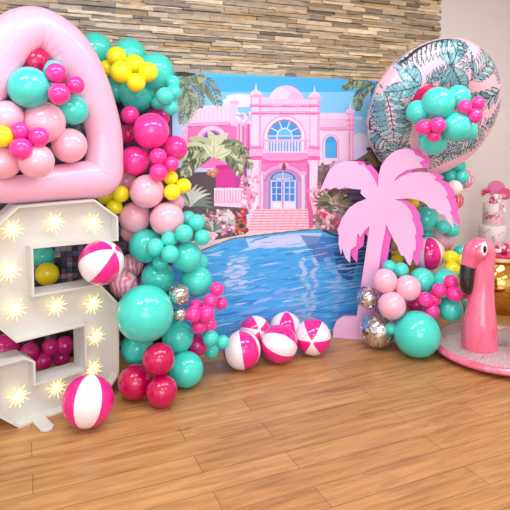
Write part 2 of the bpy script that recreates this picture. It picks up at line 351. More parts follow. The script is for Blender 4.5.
# right wing
p.rect(320, 113, 354, 168, (242, 208, 234)); p.rect(320, 113, 348, 121, (228, 200, 236)); p.rect(320, 119, 348, 120.2, (238, 170, 214)); p.rect(320, 121, 348, 127, (232, 186, 226)); p.rect(319.6, 127, 348, 129.5, (240, 150, 205)); p.line(((320, 130), (348, 130)), .9, (204, 100, 174))
p.ell(330.8, 143, 8.3, 9, (228, 140, 200), 1, 0, 180); p.rect(322.5, 143, 339, 162, (232, 160, 210)); p.ell(330.8, 143, 7.2, 8, (246, 206, 234), 1, 0, 180); p.rect(323.6, 143, 338, 162, (246, 206, 234))
p.ell(330.8, 143, 5.7, 6.8, (60, 158, 228), 1, 0, 180); p.rect(325.1, 142.5, 336.5, 158, (72, 172, 236)); p.line(((336.6, 141), (336.6, 158)), .9, (196, 90, 166))
p.rect(347, 114, 353.6, 168, (246, 190, 226)); p.rect(349, 114, 350, 168, (226, 130, 194)); p.rect(352.4, 114, 353.6, 168, (232, 150, 204)); p.rect(345.8, 112, 354.6, 114.6, (240, 160, 210)); p.ell(350.2, 112.5, 4.4, 3.6, (244, 190, 226), 1, 0, 180); p.poly(((349.4, 110), (350.2, 100), (351, 110)), (240, 220, 240))
for y in (119.5, 125, 129): p.rect(346, y, 354.4, y + 1.5, (236, 134, 196))
# garden left: dark trunk, door, balustrade
p.poly(((160, 60), (172, 60), (173, 330), (160, 330)), (70, 60, 66)); 
p.rect(168, 168, 186, 246, (84, 78, 82)); p.rect(186, 172, 217, 232, (86, 72, 80)); p.rect(216, 165, 247, 190, (202, 54, 150)); p.rect(236, 165, 247, 190, (170, 60, 150)); p.rect(216, 165, 247, 169, (160, 40, 120), .5)
p.rect(214, 188, 246, 211, (236, 204, 230)); p.rect(214, 188, 246, 190, (246, 220, 238)); p.rect(214, 201, 246, 203, (226, 170, 212))
for k in range(11): p.rect(215.5 + k * 2.8, 190, 216.7 + k * 2.8, 201, (204, 150, 196))
def blobs(n, x0, y0, x1, y1, r0, r1, cols):
    for _ in range(n): p.ell(rn.uniform(x0, x1), rn.uniform(y0, y1), rn.uniform(r0, r1), rn.uniform(r0, r1), rn.choice(cols))
PK = ((240, 180, 210), (226, 140, 186), (250, 216, 230), (206, 110, 160), (196, 150, 170)); DK = ((70, 64, 76), (96, 96, 100), (58, 66, 74), (110, 112, 106)); GN = ((150, 165, 145), (176, 188, 168), (118, 134, 118), (92, 108, 98))
blobs(26, 237, 113, 250, 125, .8, 2.1, ((250, 210, 230), (236, 170, 206), (214, 120, 176), (252, 226, 238)))
blobs(26, 243, 176, 257, 212, 1.2, 3.2, DK[:2] + PK[:2]); blobs(60, 241, 176, 257, 211, .8, 2.4, PK)
p.poly(((251, 211), (255.5, 211), (259, 196), (256.5, 196)), (248, 220, 236))
# stairs
p.poly(((254.5, 209), (308, 209), (314, 229.6), (300, 231), (245, 236.5), (246, 226)), (248, 196, 212))
for k in range(8):
    y = 210.5 + k * 2.75; xl = 254.5 - (y - 209) * .36; xr = 308 + (y - 209) * .25; p.line(((xl, y), (xr, y - (k * .14))), 1.0, (222, 124, 160))
p.poly(((306, 195), (309, 195), (313, 212), (313, 228), (309, 228), (308, 210)), (206, 90, 160)); p.poly(((309, 196), (311, 196), (316, 211), (316, 228), (313, 228), (313, 212)), (244, 180, 214))
# flower bed and agave
p.poly(((186, 214), (200, 205), (247, 208), (246, 236), (206, 246), (196, 246), (190, 240)), (92, 84, 92))
blobs(70, 204, 211, 247, 235, 1, 3.2, DK); blobs(150, 204, 210, 246, 234, .6, 2.2, PK + GN[:2]); blobs(26, 236, 209, 247, 232, .9, 2.4, ((206, 40, 70), (230, 80, 110), (190, 30, 60), (150, 40, 50))); p.ell(241.5, 226, 5, 4.2, (150, 110, 80)); p.ell(241.5, 226, 3, 2.5, (70, 56, 54))
for k in range(14): a = k * 2 * PI / 14; p.leaf((228, 217), (228 + 7.5 * math.cos(a), 217 - 6.5 * math.sin(a)), 1.8, rn.choice(((206, 214, 206), (170, 186, 178), (226, 206, 214))))
for (cx, cy, n, L) in ((190, 203, 15, 24), (197, 224, 9, 14), (212, 229, 9, 11)):
    for k in range(n): a = math.radians(-15 + 200 * k / (n - 1)); p.leaf((cx, cy + 4), (cx + L * math.cos(a), cy - L * .85 * math.sin(a)), 3.4, rn.choice(((150, 164, 152), (190, 200, 190), (116, 132, 124), (96, 110, 106), (206, 212, 204))), .13 * (1 if math.cos(a) < 0 else -1))
blobs(18, 207, 232, 216, 240, .8, 2, PK[:3])
# palms
GP = ((132, 146, 120), (112, 128, 108), (160, 170, 142), (98, 112, 98)); GL = ((176, 192, 150), (138, 156, 118), (118, 138, 108), (90, 108, 88), (196, 206, 172), (72, 90, 76))
for b, bd, n, ll in (((219, 104), -.28, 15, 10), ((200, 106), -.22, 12, 9), ((182, 122), -.12, 14, 9), ((190, 116), -.15, 10, 8), ((205, 77), -.1, 12, 7), ((165, 78), .1, 8, 8)): p.frond((178, 80), b, bd, n, ll, 2.4, GP, .5, (92, 104, 88))
p.leaf((172, 75), (196, 74), 4, (52, 62, 56)); p.leaf((174, 72.5), (190, 73), 3, (40, 46, 44))
for k in range(14):
    a = math.radians(-20 + 220 * k / 13); L = 34 if k % 2 else 26; e = (213 + L * 1.08 * math.cos(a), 150 - L * .62 * math.sin(a) + 5 * abs(math.cos(a)))
    p.leaf((213, 152), e, 8.5, rn.choice(GL), .14 * (1 if math.cos(a) < 0 else -1))
for b, bd, n, ll in (((252, 166), -.2, 13, 9), ((184, 174), .2, 13, 10), ((240, 174), -.25, 12, 8), ((190, 160), .15, 12, 8), ((247, 150), -.18, 12, 7), ((180, 152), .1, 10, 8)): p.frond((213, 154), b, bd, n, ll, 2.8, GL, .45, (110, 122, 96))
for x, y, a in ((204, 143, 12), (214, 138, 13), (224, 144, 12), (232, 150, 12)): p.leaf((214, 158), (x, y), 6.5, (206, 214, 184)); p.line(((214, 158), (x, y)), .6, (140, 156, 120))
for x, y in ((209.5, 172.5), (213.5, 174.5), (215.5, 171)): p.ell(x, y, 2.9, 2.9, (196, 118, 92)); p.ell(x - .6, y - .7, 1.2, 1.2, (226, 160, 130))
for b, bd, n, ll in (((343, 88), .2, 14, 7), ((358, 109), .22, 13, 7), ((350, 82), .12, 10, 6), ((376, 118), -.05, 12, 8), ((395, 96), -.2, 12, 8)): p.frond((374, 84), b, bd, n, ll, 2.2, ((92, 112, 92), (120, 136, 108), (150, 158, 110), (74, 92, 80)), .45, (70, 86, 72))
# garden right
p.poly(((318, 166), (356, 160), (372, 150), (420, 160), (600, 150), (600, 250), (350, 236), (322, 231), (316, 220)), (112, 98, 104)); p.poly(((384, 190), (600, 140), (600, 330), (384, 330)), (92, 70, 64)); blobs(120, 386, 170, 470, 320, 2, 7, ((76, 56, 50), (100, 84, 72), (70, 74, 60), (124, 96, 84)))
p.poly(((352, 176), (372, 150), (420, 150), (420, 250), (350, 236)), (74, 66, 66))
blobs(60, 320, 163, 345, 200, 1, 3, ((206, 160, 190), (150, 130, 140), (236, 200, 220), (120, 100, 110), (190, 120, 160))); blobs(60, 309, 186, 324, 206, .9, 2.4, PK); blobs(60, 366, 148, 392, 176, 1, 3.2, ((84, 76, 66), (62, 58, 54), (116, 104, 84), (50, 48, 46)))
for k in range(16): a = math.radians(-10 + 200 * k / 15); p.leaf((378, 166), (378 + 14 * math.cos(a), 166 - 17 * math.sin(a)), 2.6, rn.choice(((110, 104, 80), (84, 84, 66), (140, 126, 100), (66, 60, 54))))
p.poly(((346, 189), (372, 190), (372, 201), (348, 199)), (112, 96, 136)); p.line(((346, 194), (372, 196)), 2, (90, 74, 110))
blobs(90, 313, 206, 346, 230, 1, 3, ((170, 110, 130), (214, 140, 168), (240, 190, 208), (110, 100, 104), (150, 160, 146), (230, 120, 150), (200, 60, 100)))
for k in range(26): a = math.radians(-25 + 230 * k / 25); L = 15 if k % 2 else 21; p.leaf((333, 203), (333 + L * math.cos(a), 202 - L * .62 * math.sin(a)), 3.2, rn.choice(((118, 122, 88), (150, 152, 118), (92, 98, 76), (172, 160, 130), (76, 80, 68))))
blobs(20, 330, 196, 337, 204, .7, 1.8, ((190, 180, 150), (206, 150, 150)))
# pool
WP = [(160, 262), (202, 250), (232, 238.6), (268, 234), (300, 230.4), (320, 229), (333, 233), (352, 238), (600, 250), (600, 360), (160, 360)]
p.poly([(160, 250), (200, 239), (215, 240), (246, 234), (314, 228), (322, 229.5), (339, 235), (352, 240), (352, 242), (160, 266)], (232, 196, 200))
p.poly(WP, (72, 166, 236)); p.line(WP[:6], 1.0, (90, 70, 100)); p.line([(322, 230), (333, 234.5), (345, 237.5)], 2, (44, 50, 66))
p.poly(((246, 239), (300, 233), (322, 233), (318, 243), (300, 247), (250, 249)), (182, 204, 246)); p.poly(((250, 242), (300, 237), (300, 242), (252, 246)), (206, 204, 244), .8)
p.poly(((228, 257), (246, 254), (243, 288), (226, 292)), (140, 188, 244), .45)
p.poly(((300, 235), (345, 238), (352, 262), (318, 262)), (58, 110, 190), .75); p.poly(((334, 252), (358, 254), (352, 282), (338, 276)), (42, 74, 140), .9); p.poly(((312, 244), (330, 246), (328, 258), (314, 256)), (104, 110, 180), .55); p.poly(((346, 238), (420, 240), (420, 262), (350, 266)), (40, 60, 104), .85)
zz = [(305, 258), (300, 264), (306, 271), (301, 279), (310, 287), (303, 296), (308, 305), (300, 316), (304, 326)]
p.line(zz, 4.5, (170, 200, 246), .9); zz = [(313, 258), (318, 266), (311, 274), (318, 284), (312, 294), (316, 303), (309, 313), (313, 328)]; p.line(zz, 4, (176, 190, 242), .9)
p.line([(326, 258), (332, 268), (340, 279), (330, 290), (344, 297), (334, 305), (340, 316)], 6, (146, 178, 238), .7)
for k in range(420):                                    # ripple strokes
    x = rn.uniform(165, 400); y = 240 + 92 * rn.random() ** .9; L = rn.uniform(10, 36) * (0.5 + (y - 235) / 90); s = -0.13 + rn.uniform(-.12, .1)
    c = rn.choice(((52, 142, 222), (46, 128, 212), (104, 184, 242), (136, 198, 246), (84, 174, 240), (84, 176, 240), (176, 206, 248), (62, 154, 230)))
    p.leaf((x, y), (x + L, y + L * s), rn.uniform(.6, 1.7), c, rn.uniform(-.1, .1))
for k in range(46): x = rn.uniform(222, 240); y = rn.uniform(256, 290); p.leaf((x, y), (x + rn.uniform(6, 13), y - rn.uniform(0, 2)), rn.uniform(1, 2.6), rn.choice(((176, 196, 246), (190, 204, 246), (150, 186, 242))), .05)
for k in range(26):
    x = rn.uniform(235, 300); y = 294 + rn.random() * 34; p.leaf((x, y), (x + rn.uniform(14, 34), y - rn.uniform(2, 7)), rn.uniform(2, 4.5), rn.choice(((124, 176, 240), (96, 164, 236), (150, 188, 242))), rn.uniform(-.15, .15))
bt = thing('photo_backdrop', 'large printed backdrop of a pink villa, palms and a blue pool, against the stone wall', 'backdrop', ((BX0 + BX1) / 2, YD, 0))
def loc(V, root): V = V.copy(); V -= np.array(root.location); return V
V = np.stack([uu, np.full_like(uu, YD), vv], -1)
grid_mesh('print', loc(V, bt), nu, nv, p.c, vcol_mat('printed_fabric', .75), parent=bt, smooth=False)
black = mat('black_metal_pole', (28, 28, 30), .4); fabric = mat('fabric_back', (235, 232, 230), .8, noise=(20, .02))
bm = bmesh.new(); add_box(bm, (0, .009, BZ / 2), (BX1 - BX0, .014, BZ)); obj('fabric_body', bm, fabric, bt)
for s in (-1, 1):
    bm = bmesh.new(); add_tube(bm, [(s * .88, .035, .01), (s * .88, .035, BZ - .02)], .014); obj('pole', bm, black, bt, True)
    bm = bmesh.new(); add_box(bm, (s * .88, .16, .012), (.05, .30, .024)); obj('foot', bm, black, bt)
bm = bmesh.new(); add_tube(bm, [(-.9, .035, BZ - .025), (.9, .035, BZ - .025)], .013); obj('crossbar', bm, black, bt, True)

# shimmer panel of small hanging squares
sm_cols = [(54, 58, 66), (80, 62, 84), (44, 72, 74), (92, 84, 96), (60, 56, 70), (40, 44, 52), (110, 106, 112), (64, 50, 72)]
st = thing('shimmer_wall_panel', 'dark shimmer panel of small square sequins behind the lit number and pink heart', 'backdrop', (.10, 3.93, 0))
bm = bmesh.new(); add_box(bm, (0, .012, .915), (1.62, .016, 1.83)); obj('board', bm, mat('black_board', (22, 22, 26), .5), st)
V = []; Fc = []; Mi = []; s = .038; rq = random.Random(5)
for i in range(42):
    for j in range(47):
        cx, cz = -.80 + i * s + s / 2 + .005, .03 + j * s + s / 2; h = s * .46
        M = Matrix.Rotation(rq.uniform(-.14, .14), 3, 'X') @ Matrix.Rotation(rq.uniform(-.14, .14), 3, 'Z'); k = len(V)
        for yy in (-.003, -.0022):
            for a, b in ((-h, -h), (h, -h), (h, h), (-h, h)): q = M @ Vector((a, 0, b)); V.append((cx + q.x, q.y + yy - .004, cz + q.z))
        Fc += [(k, k + 1, k + 2, k + 3), (k + 7, k + 6, k + 5, k + 4)] + [(k + e, k + 4 + e, k + 4 + (e + 1) % 4, k + (e + 1) % 4) for e in range(4)]; Mi += [rq.randrange(len(sm_cols))] * 6
me = bpy.data.meshes.new('sequins'); me.from_pydata(V, [], Fc); me.polygons.foreach_set('material_index', Mi)
for c in sm_cols: me.materials.append(mat('sequin', [min(255, v * 1.5) for v in c], .22, metal=.75))
so = link('sequins', me, st); so['kind'] = 'stuff'
for x in (-.7, .7):
    bm = bmesh.new(); add_box(bm, (x, 0, .011), (.05, .12, .022)); bevel(obj('foot', bm, black, st))
BALLOONS = [      # key, direction (px, py), size, colour, distance, group, label
    ('lt1', 95, 49.5, 17, 'T', 3.62, 'balloons in the tall left garland', 'big teal balloon peeking over the right shoulder of the pink heart'),
    ('lt2', 129, 55, 17, 'T', 3.643, 'balloons in the tall left garland', 'big teal balloon at the very top of the left garland, above the yellow cluster'),
    ('lt3', 155, 71.5, 18.8, 'T', 3.559, 'balloons in the tall left garland', 'big teal balloon at the upper right of the left garland, right of the yellow cluster'),
    ('lt4', 138, 93, 19, 'T', 3.638, 'balloons in the tall left garland', 'big teal balloon right under the yellow cluster, its dark knot dot showing'),
    ('lt5', 116, 90, 12.5, 'T', 3.7, 'balloons in the tall left garland', 'teal balloon half hidden between the heart edge and the yellow cluster'),
    ('ly1', 116.5, 56.5, 10, 'Y', 3.456, 'balloons in the tall left garland', 'yellow balloon topmost of the upper yellow cluster beside the heart'),
    ('ly2', 134.5, 65, 10.5, 'Y', 3.461, 'balloons in the tall left garland', 'yellow balloon in the middle top of the upper yellow cluster'),
    ('ly3', 121, 72, 11, 'Y', 3.326, 'balloons in the tall left garland', 'yellow balloon at front left of the upper yellow cluster, largest of it'),
    ('ly4', 148, 72, 9.9, 'Y', 3.398, 'balloons in the tall left garland', 'yellow balloon rightmost of the upper yellow cluster, against the big teal balloon'),
    ('ly5', 136, 82.5, 9.5, 'Y', 3.354, 'balloons in the tall left garland', 'yellow balloon lowest of the upper yellow cluster'),
    ('ly6', 107, 68, 8, 'Y', 3.505, 'balloons in the tall left garland', 'yellow balloon mostly hidden behind the heart edge'),
    ('ls1', 165, 96, 9, 'T', 3.392, 'balloons in the tall left garland', 'small teal balloon front left of the little cluster beside the printed palm fronds'),
    ('ls2', 173.5, 92, 8, 'T', 3.468, 'balloons in the tall left garland', 'small teal balloon rightmost of the little cluster beside the printed palm fronds'),
    ('ls3', 170.5, 107.5, 8, 'T', 3.463, 'balloons in the tall left garland', 'small teal balloon lowest of the little cluster beside the printed palm fronds'),
    ('ls4', 173, 82.5, 7.5, 'T', 3.53, 'balloons in the tall left garland', 'small teal balloon topmost of the little cluster beside the printed palm fronds'),
    ('ls5', 158, 103, 7, 'T', 3.576, 'balloons in the tall left garland', 'small teal balloon tucked between the big knot dotted teal balloon and the hot pink ones'),
    ('lp1', 151, 131, 18.2, 'P', 3.42, 'balloons in the tall left garland', 'biggest hot pink balloon of the left garland, at its middle top'),
    ('lp2', 159, 117, 11, 'D', 3.66, 'balloons in the tall left garland', 'deep pink balloon peeking out behind the top of the biggest hot pink balloon'),
    ('lp3', 175, 148, 12.5, 'P', 3.55, 'balloons in the tall left garland', 'hot pink balloon at the right edge of the left garland, against the mansion print'),
    ('lp4', 130, 115, 9.2, 'P', 3.48, 'balloons in the tall left garland', 'hot pink balloon left of the biggest one, just under the knot dotted teal balloon'),
    ('lp5', 128, 134, 10, 'D', 3.6, 'balloons in the tall left garland', 'deep pink balloon in shade between the heart and the biggest hot pink balloon'),
    ('lp6', 134, 161, 15, 'P', 3.46, 'balloons in the tall left garland', 'tall hot pink balloon beside the lower right corner of the heart'),
    ('lp7', 158, 156.5, 8.6, 'P', 3.36, 'balloons in the tall left garland', 'small hot pink balloon top left of the trio under the biggest hot pink one'),
    ('lp8', 171, 164, 7.6, 'P', 3.4, 'balloons in the tall left garland', 'small hot pink balloon rightmost of the trio under the biggest hot pink one'),
    ('lp9', 158.5, 172.5, 9, 'P', 3.33, 'balloons in the tall left garland', 'small hot pink balloon lowest of the trio, touching the big light pink balloon'),
    ('lpa', 148, 160, 10, 'D', 3.62, 'balloons in the tall left garland', 'deep pink balloon hidden behind the small hot pink trio'),
    ('ll1', 147, 191.5, 17, 'L', 3.4, 'balloons in the tall left garland', 'light pink balloon topmost of the light pink ones, between two yellow clusters'),
    ('ll2', 135, 217.5, 15.8, 'L', 3.52, 'balloons in the tall left garland', 'light pink balloon beside the upper right corner of the lit number'),
    ('ll3', 167, 219, 17.2, 'L', 3.44, 'balloons in the tall left garland', 'light pink balloon right of centre, resting on the small teal ones'),
    ('ll4', 176, 203, 8.5, 'L', 3.62, 'balloons in the tall left garland', 'small light pink balloon peeking out under the right yellow trio'),
    ('ll5', 131, 232, 10, 'L', 3.7, 'balloons in the tall left garland', 'light pink balloon in shade low behind the lit number corner'),
    ('ll6', 126, 181, 10, 'L', 3.66, 'balloons in the tall left garland', 'light pink balloon in shade under the heart tip'),
    ('lya', 121, 194, 8.4, 'Y', 3.439, 'balloons in the tall left garland', 'yellow balloon at upper right of the trio between the heart tip and the lit number'),
    ('lyb', 105.5, 196, 8.6, 'Y', 3.56, 'balloons in the tall left garland', 'yellow balloon at left of the trio under the heart tip'),
    ('lyc', 114.5, 207, 8.1, 'Y', 3.471, 'balloons in the tall left garland', 'yellow balloon lowest of the trio, above the chamfered corner of the lit number'),
    ('lyd', 170.5, 178, 7.6, 'Y', 3.48, 'balloons in the tall left garland', 'yellow balloon topmost of the right trio, under the hot pink trio'),
    ('lye', 183.5, 186, 7.8, 'Y', 3.48, 'balloons in the tall left garland', 'yellow balloon rightmost of the right trio, against the printed bushes'),
    ('lyf', 172, 192, 8.4, 'Y', 3.4, 'balloons in the tall left garland', 'yellow balloon lowest of the right trio, on the light pink balloon'),
    ('lm1', 146, 246, 17, 'T', 3.5, 'balloons in the tall left garland', 'big teal balloon left of the small teal bunch, beside the beach ball in the number'),
    ('lm2', 187, 257, 15.2, 'T', 3.436, 'balloons in the tall left garland', 'big teal balloon under the right half of the small teal bunch'),
    ('la1', 155, 247.5, 9.3, 'T', 3.32, 'balloons in the tall left garland', 'small teal balloon front left of the small teal bunch'),
    ('la2', 169, 239.5, 8.1, 'T', 3.36, 'balloons in the tall left garland', 'small teal balloon top middle of the small teal bunch, below the light pink balloon'),
    ('la3', 170, 254, 8.9, 'T', 3.28, 'balloons in the tall left garland', 'small teal balloon front and centre of the small teal bunch'),
    ('la4', 184, 233.5, 9, 'T', 3.34, 'balloons in the tall left garland', 'small teal balloon right of centre in the small teal bunch'),
    ('la5', 196.5, 222.5, 8.4, 'T', 3.42, 'balloons in the tall left garland', 'small teal balloon upper right of the small teal bunch, against the printed agaves'),
    ('la6', 202, 237.5, 8, 'T', 3.4, 'balloons in the tall left garland', 'small teal balloon rightmost of the small teal bunch, over the printed pool edge'),
    ('la7', 188, 219, 8.2, 'T', 3.56, 'balloons in the tall left garland', 'small teal balloon topmost of the small teal bunch, half behind'),
    ('la8', 160, 263, 7.8, 'T', 3.425, 'balloons in the tall left garland', 'small teal balloon lowest of the small teal bunch'),
    ('la9', 200, 262, 8.4, 'T', 3.588, 'balloons in the tall left garland', 'small teal balloon peeking out right behind the big teal one'),
    ('lm3', 158, 278, 16.8, 'T', 3.535, 'balloons in the tall left garland', 'big teal balloon just above the giant teal one'),
    ('lm4', 196.5, 281, 15.7, 'T', 3.516, 'balloons in the tall left garland', 'big teal balloon at right, above the hot pink bunch and beside the silver one'),
    ('lk1', 124, 284, 14, 'M', 3.52, 'balloons in the tall left garland', 'pink and white marbled balloon just below the beach ball in the number'),
    ('lk2', 131, 266, 12, 'M', 3.66, 'balloons in the tall left garland', 'pink marbled balloon half hidden behind, right of the beach ball in the number'),
    ('lbig', 145, 313.5, 28.5, 'T', 3.19, 'balloons in the tall left garland', 'giant teal balloon, largest of the left garland'),
    ('lv1', 179, 294.5, 10.5, 'S', 3.28, 'balloons in the tall left garland', 'larger silver confetti balloon of the pair right of the giant teal one'),
    ('lv2', 179.6, 314.5, 7.2, 'S', 3.28, 'balloons in the tall left garland', 'smaller silver confetti balloon of the pair right of the giant teal one'),
    ('ln5', 178, 337, 15.7, 'T', 3.44, 'balloons in the tall left garland', 'teal balloon at lower right of the giant teal one, left of the deep pink balloon'),
    ('ln6', 137, 348, 16.2, 'T', 3.42, 'balloons in the tall left garland', 'teal balloon in shade under the giant teal one, behind the crimson trio'),
    ('ln7', 186, 369.5, 17.5, 'T', 3.37, 'balloons in the tall left garland', 'teal balloon standing on the floor right of the crimson trio'),
    ('lr1', 158.5, 359, 16, 'R', 3.14, 'balloons in the tall left garland', 'shiny crimson balloon topmost of the crimson trio'),
    ('lr2', 135, 382, 17, 'R', 3.21, 'balloons in the tall left garland', 'shiny crimson balloon leftmost of the crimson trio, standing on the floor'),
    ('lr3', 161.6, 391.3, 15.6, 'R', 3.12, 'balloons in the tall left garland', 'darker crimson balloon lowest of the trio, standing on the floor'),
    ('lq1', 217, 289, 7.1, 'P', 3.44, 'balloons in the tall left garland', 'small hot pink balloon topmost of the bunch against the printed pool'),
    ('lq2', 210.5, 301, 7.5, 'P', 3.4, 'balloons in the tall left garland', 'small hot pink balloon below the topmost of the bunch against the printed pool'),
    ('lq3', 221, 303.5, 6.4, 'P', 3.48, 'balloons in the tall left garland', 'small hot pink balloon rightmost of the bunch against the printed pool'),
    ('lq4', 196, 306.5, 7.6, 'P', 3.44, 'balloons in the tall left garland', 'small hot pink balloon upper left of the bunch, below the big teal balloon'),
    ('lq5', 193, 314, 8.2, 'P', 3.31, 'balloons in the tall left garland', 'small hot pink balloon front left of the bunch, right of the smaller silver one'),
    ('lq6', 206.5, 314, 8.7, 'P', 3.358, 'balloons in the tall left garland', 'small hot pink balloon front and centre of the bunch'),
    ('lq7', 199, 326, 7.8, 'P', 3.392, 'balloons in the tall left garland', 'small hot pink balloon lowest of the bunch'),
    ('lq8', 209, 325, 7.5, 'P', 3.462, 'balloons in the tall left garland', 'small hot pink balloon low and behind at the right of the bunch'),
    ('lq9', 197.5, 345, 10.5, 'D', 3.518, 'balloons in the tall left garland', 'deep pink balloon below the hot pink bunch, above the floor'),
    ('lw1', 210.5, 338, 8.1, 'T', 3.422, 'balloons in the tall left garland', 'small teal balloon left of the trio beside the floor beach balls'),
    ('lw2', 222.7, 342, 6.9, 'T', 3.456, 'balloons in the tall left garland', 'small teal balloon rightmost of the trio, touching a floor beach ball'),
    ('lw3', 211.5, 351, 7.4, 'T', 3.562, 'balloons in the tall left garland', 'small teal balloon lowest of the trio beside the floor beach balls'),
    ('h1', 35, 62, 15.5, 'R', 2.94, 'balloons filling the pink heart', 'shiny crimson balloon topmost inside the heart'),
    ('h2', 29, 87.5, 20.7, 'T', 2.82, 'balloons filling the pink heart', 'big teal balloon at the left inside the heart'),
    ('h3', 53, 71, 11, 'T', 2.95, 'balloons filling the pink heart', 'dark teal balloon half hidden behind the upper hot pink trio in the heart'),
    ('h4', 56, 73, 10.1, 'P', 2.84, 'balloons filling the pink heart', 'hot pink balloon topmost of the upper trio in the heart'),
    ('h5', 75, 85, 9.4, 'P', 2.9, 'balloons filling the pink heart', 'hot pink balloon rightmost of the upper trio in the heart'),
    ('h6', 59, 94, 10.7, 'P', 2.8, 'balloons filling the pink heart', 'hot pink balloon lowest of the upper trio in the heart'),
    ('h7', 73, 110, 15, 'T', 3.02, 'balloons filling the pink heart', 'teal balloon at the right inside the heart, under the upper trio'),
    ('h8', 44, 122.5, 20.7, 'L', 2.92, 'balloons filling the pink heart', 'big light pink balloon in the middle of the heart'),
    ('h9', 6, 117, 16.6, 'L', 2.8, 'balloons filling the pink heart', "light pink balloon cut by the left picture edge, under the heart's big teal one"),
    ('h10', 2, 136.5, 11, 'Y', 2.7, 'balloons filling the pink heart', 'yellow balloon inside the heart at the left picture edge'),
    ('h11', 20, 131, 9.2, 'P', 2.733, 'balloons filling the pink heart', 'hot pink balloon topmost of the lower bunch in the heart'),
    ('h12', 39, 137, 10.1, 'P', 2.746, 'balloons filling the pink heart', 'hot pink balloon rightmost of the lower bunch in the heart'),
    ('h13', 21, 149, 11.3, 'P', 2.696, 'balloons filling the pink heart', 'hot pink balloon at front left, largest of the lower bunch in the heart'),
    ('h14', 37, 151.5, 7, 'P', 2.889, 'balloons filling the pink heart', 'small hot pink balloon tucked under the lower bunch in the heart'),
    ('h15', 69.5, 145.5, 17.3, 'L', 3.02, 'balloons filling the pink heart', 'light pink balloon at the right inside the heart'),
    ('h16', 36, 161, 17.3, 'L', 2.787, 'balloons filling the pink heart', 'light pink balloon at the bottom inside the heart, right of centre'),
    ('h17', 3, 162, 17.3, 'L', 2.781, 'balloons filling the pink heart', 'light pink balloon at the bottom of the heart, cut by the left picture edge'),
    ('m1', 47, 274, 11.5, 'Y', 3.42, 'balloons behind the lit number', 'yellow balloon seen through the upper opening of the lit number'),
    ('m2', 42, 256, 12, 'T', 3.56, 'balloons behind the lit number', 'teal balloon in shade in the upper opening of the lit number'),
    ('m3', 29.5, 352, 9.2, 'D', 3.34, 'balloons behind the lit number', 'pink balloon coloured as in shade, leftmost of the small ones seen through the lower opening of the number'),  # D here paints the shade behind the number into the balloon colour
    ('m4', 43, 361, 8.8, 'D', 3.38, 'balloons behind the lit number', 'pink balloon coloured as in shade, lowest seen through the lower opening of the number'),
    ('m5', 50.5, 347, 8.4, 'D', 3.404, 'balloons behind the lit number', 'pink balloon coloured as in shade, in the middle of those seen through the lower opening of the number'),
    ('m6', 65, 345, 8.8, 'D', 3.443, 'balloons behind the lit number', 'pink balloon coloured as in shade, upper right of those seen through the lower opening of the number'),
    ('m7', 61, 358, 8.2, 'D', 3.493, 'balloons behind the lit number', 'pink balloon coloured as in shade, lower right of those seen through the lower opening of the number'),
    ('m8', 4, 350, 15, 'D', 3.34, 'balloons behind the lit number', 'large pink balloon coloured as in shade, at the left in the lower opening of the number'),
    ('g1', 427.5, 101.5, 17, 'R', 3.86, 'balloons filling the leaf print ring', 'crimson balloon peeking out at the upper left in the leaf print ring'),
    ('g2', 438.5, 103, 16.2, 'T', 3.634, 'balloons filling the leaf print ring', 'big teal balloon front and centre in the leaf print ring'),
    ('g3', 458, 97.5, 12.6, 'T', 3.783, 'balloons filling the leaf print ring', 'teal balloon at the upper right in the leaf print ring'),
    ('g4', 418, 112, 12, 'T', 3.716, 'balloons filling the leaf print ring', 'teal balloon leftmost in the leaf print ring'),
    ('g5', 456, 126.5, 15.2, 'T', 3.638, 'balloons filling the leaf print ring', 'big teal balloon at the lower right in the leaf print ring'),
    ('g6', 433, 141, 14, 'T', 3.82, 'balloons filling the leaf print ring', 'teal balloon lowest in the leaf print ring, under the left pink trio'),
    ('g7', 468, 131, 9.5, 'T', 3.84, 'balloons filling the leaf print ring', 'small teal balloon half hidden at the right in the leaf print ring'),
    ('g8', 424, 127, 7.7, 'P', 3.613, 'balloons filling the leaf print ring', 'small hot pink balloon leftmost of the left trio in the leaf print ring'),
    ('g9', 438, 125, 7.9, 'P', 3.562, 'balloons filling the leaf print ring', 'small hot pink balloon upper right of the left trio in the leaf print ring'),
    ('g10', 434, 135, 7.2, 'P', 3.647, 'balloons filling the leaf print ring', 'small hot pink balloon lowest of the left trio in the leaf print ring'),
    ('g11', 464.5, 107, 7.2, 'P', 3.573, 'balloons filling the leaf print ring', 'small hot pink balloon leftmost of the right trio on the leaf print ring'),
    ('g12', 478, 103.5, 6.9, 'P', 3.609, 'balloons filling the leaf print ring', 'small hot pink balloon upper right of the right trio on the leaf print ring'),
    ('g13', 475, 115.7, 7.5, 'P', 3.579, 'balloons filling the leaf print ring', 'small hot pink balloon lowest of the right trio on the leaf print ring'),
    ('r1', 450.5, 176, 7, 'T', 4.407, 'balloons in the right garland', 'small teal balloon just under the ring, left of the front of its bunch'),
    ('r2', 462, 177, 7, 'T', 4.36, 'balloons in the right garland', 'small teal balloon at right of the bunch under the ring'),
    ('r3', 458.5, 166, 7.2, 'T', 4.433, 'balloons in the right garland', 'small teal balloon topmost of the bunch under the ring'),
    ('r4', 441, 177, 6.4, 'T', 4.471, 'balloons in the right garland', 'small teal balloon leftmost of the bunch under the ring, above the cutout frond'),
    ('r5', 464, 178.8, 9.6, 'M', 4.489, 'balloons in the right garland', 'pink marbled balloon rightmost under the ring, behind the small teal ones'),
    ('r6', 454.4, 188, 8, 'W', 4.276, 'balloons in the right garland', 'white balloon under the small teal bunch below the ring'),
    ('r7', 453.7, 200, 9.7, 'K', 4.364, 'balloons in the right garland', 'red and pink marbled balloon beside the right frond of the palm cutout'),
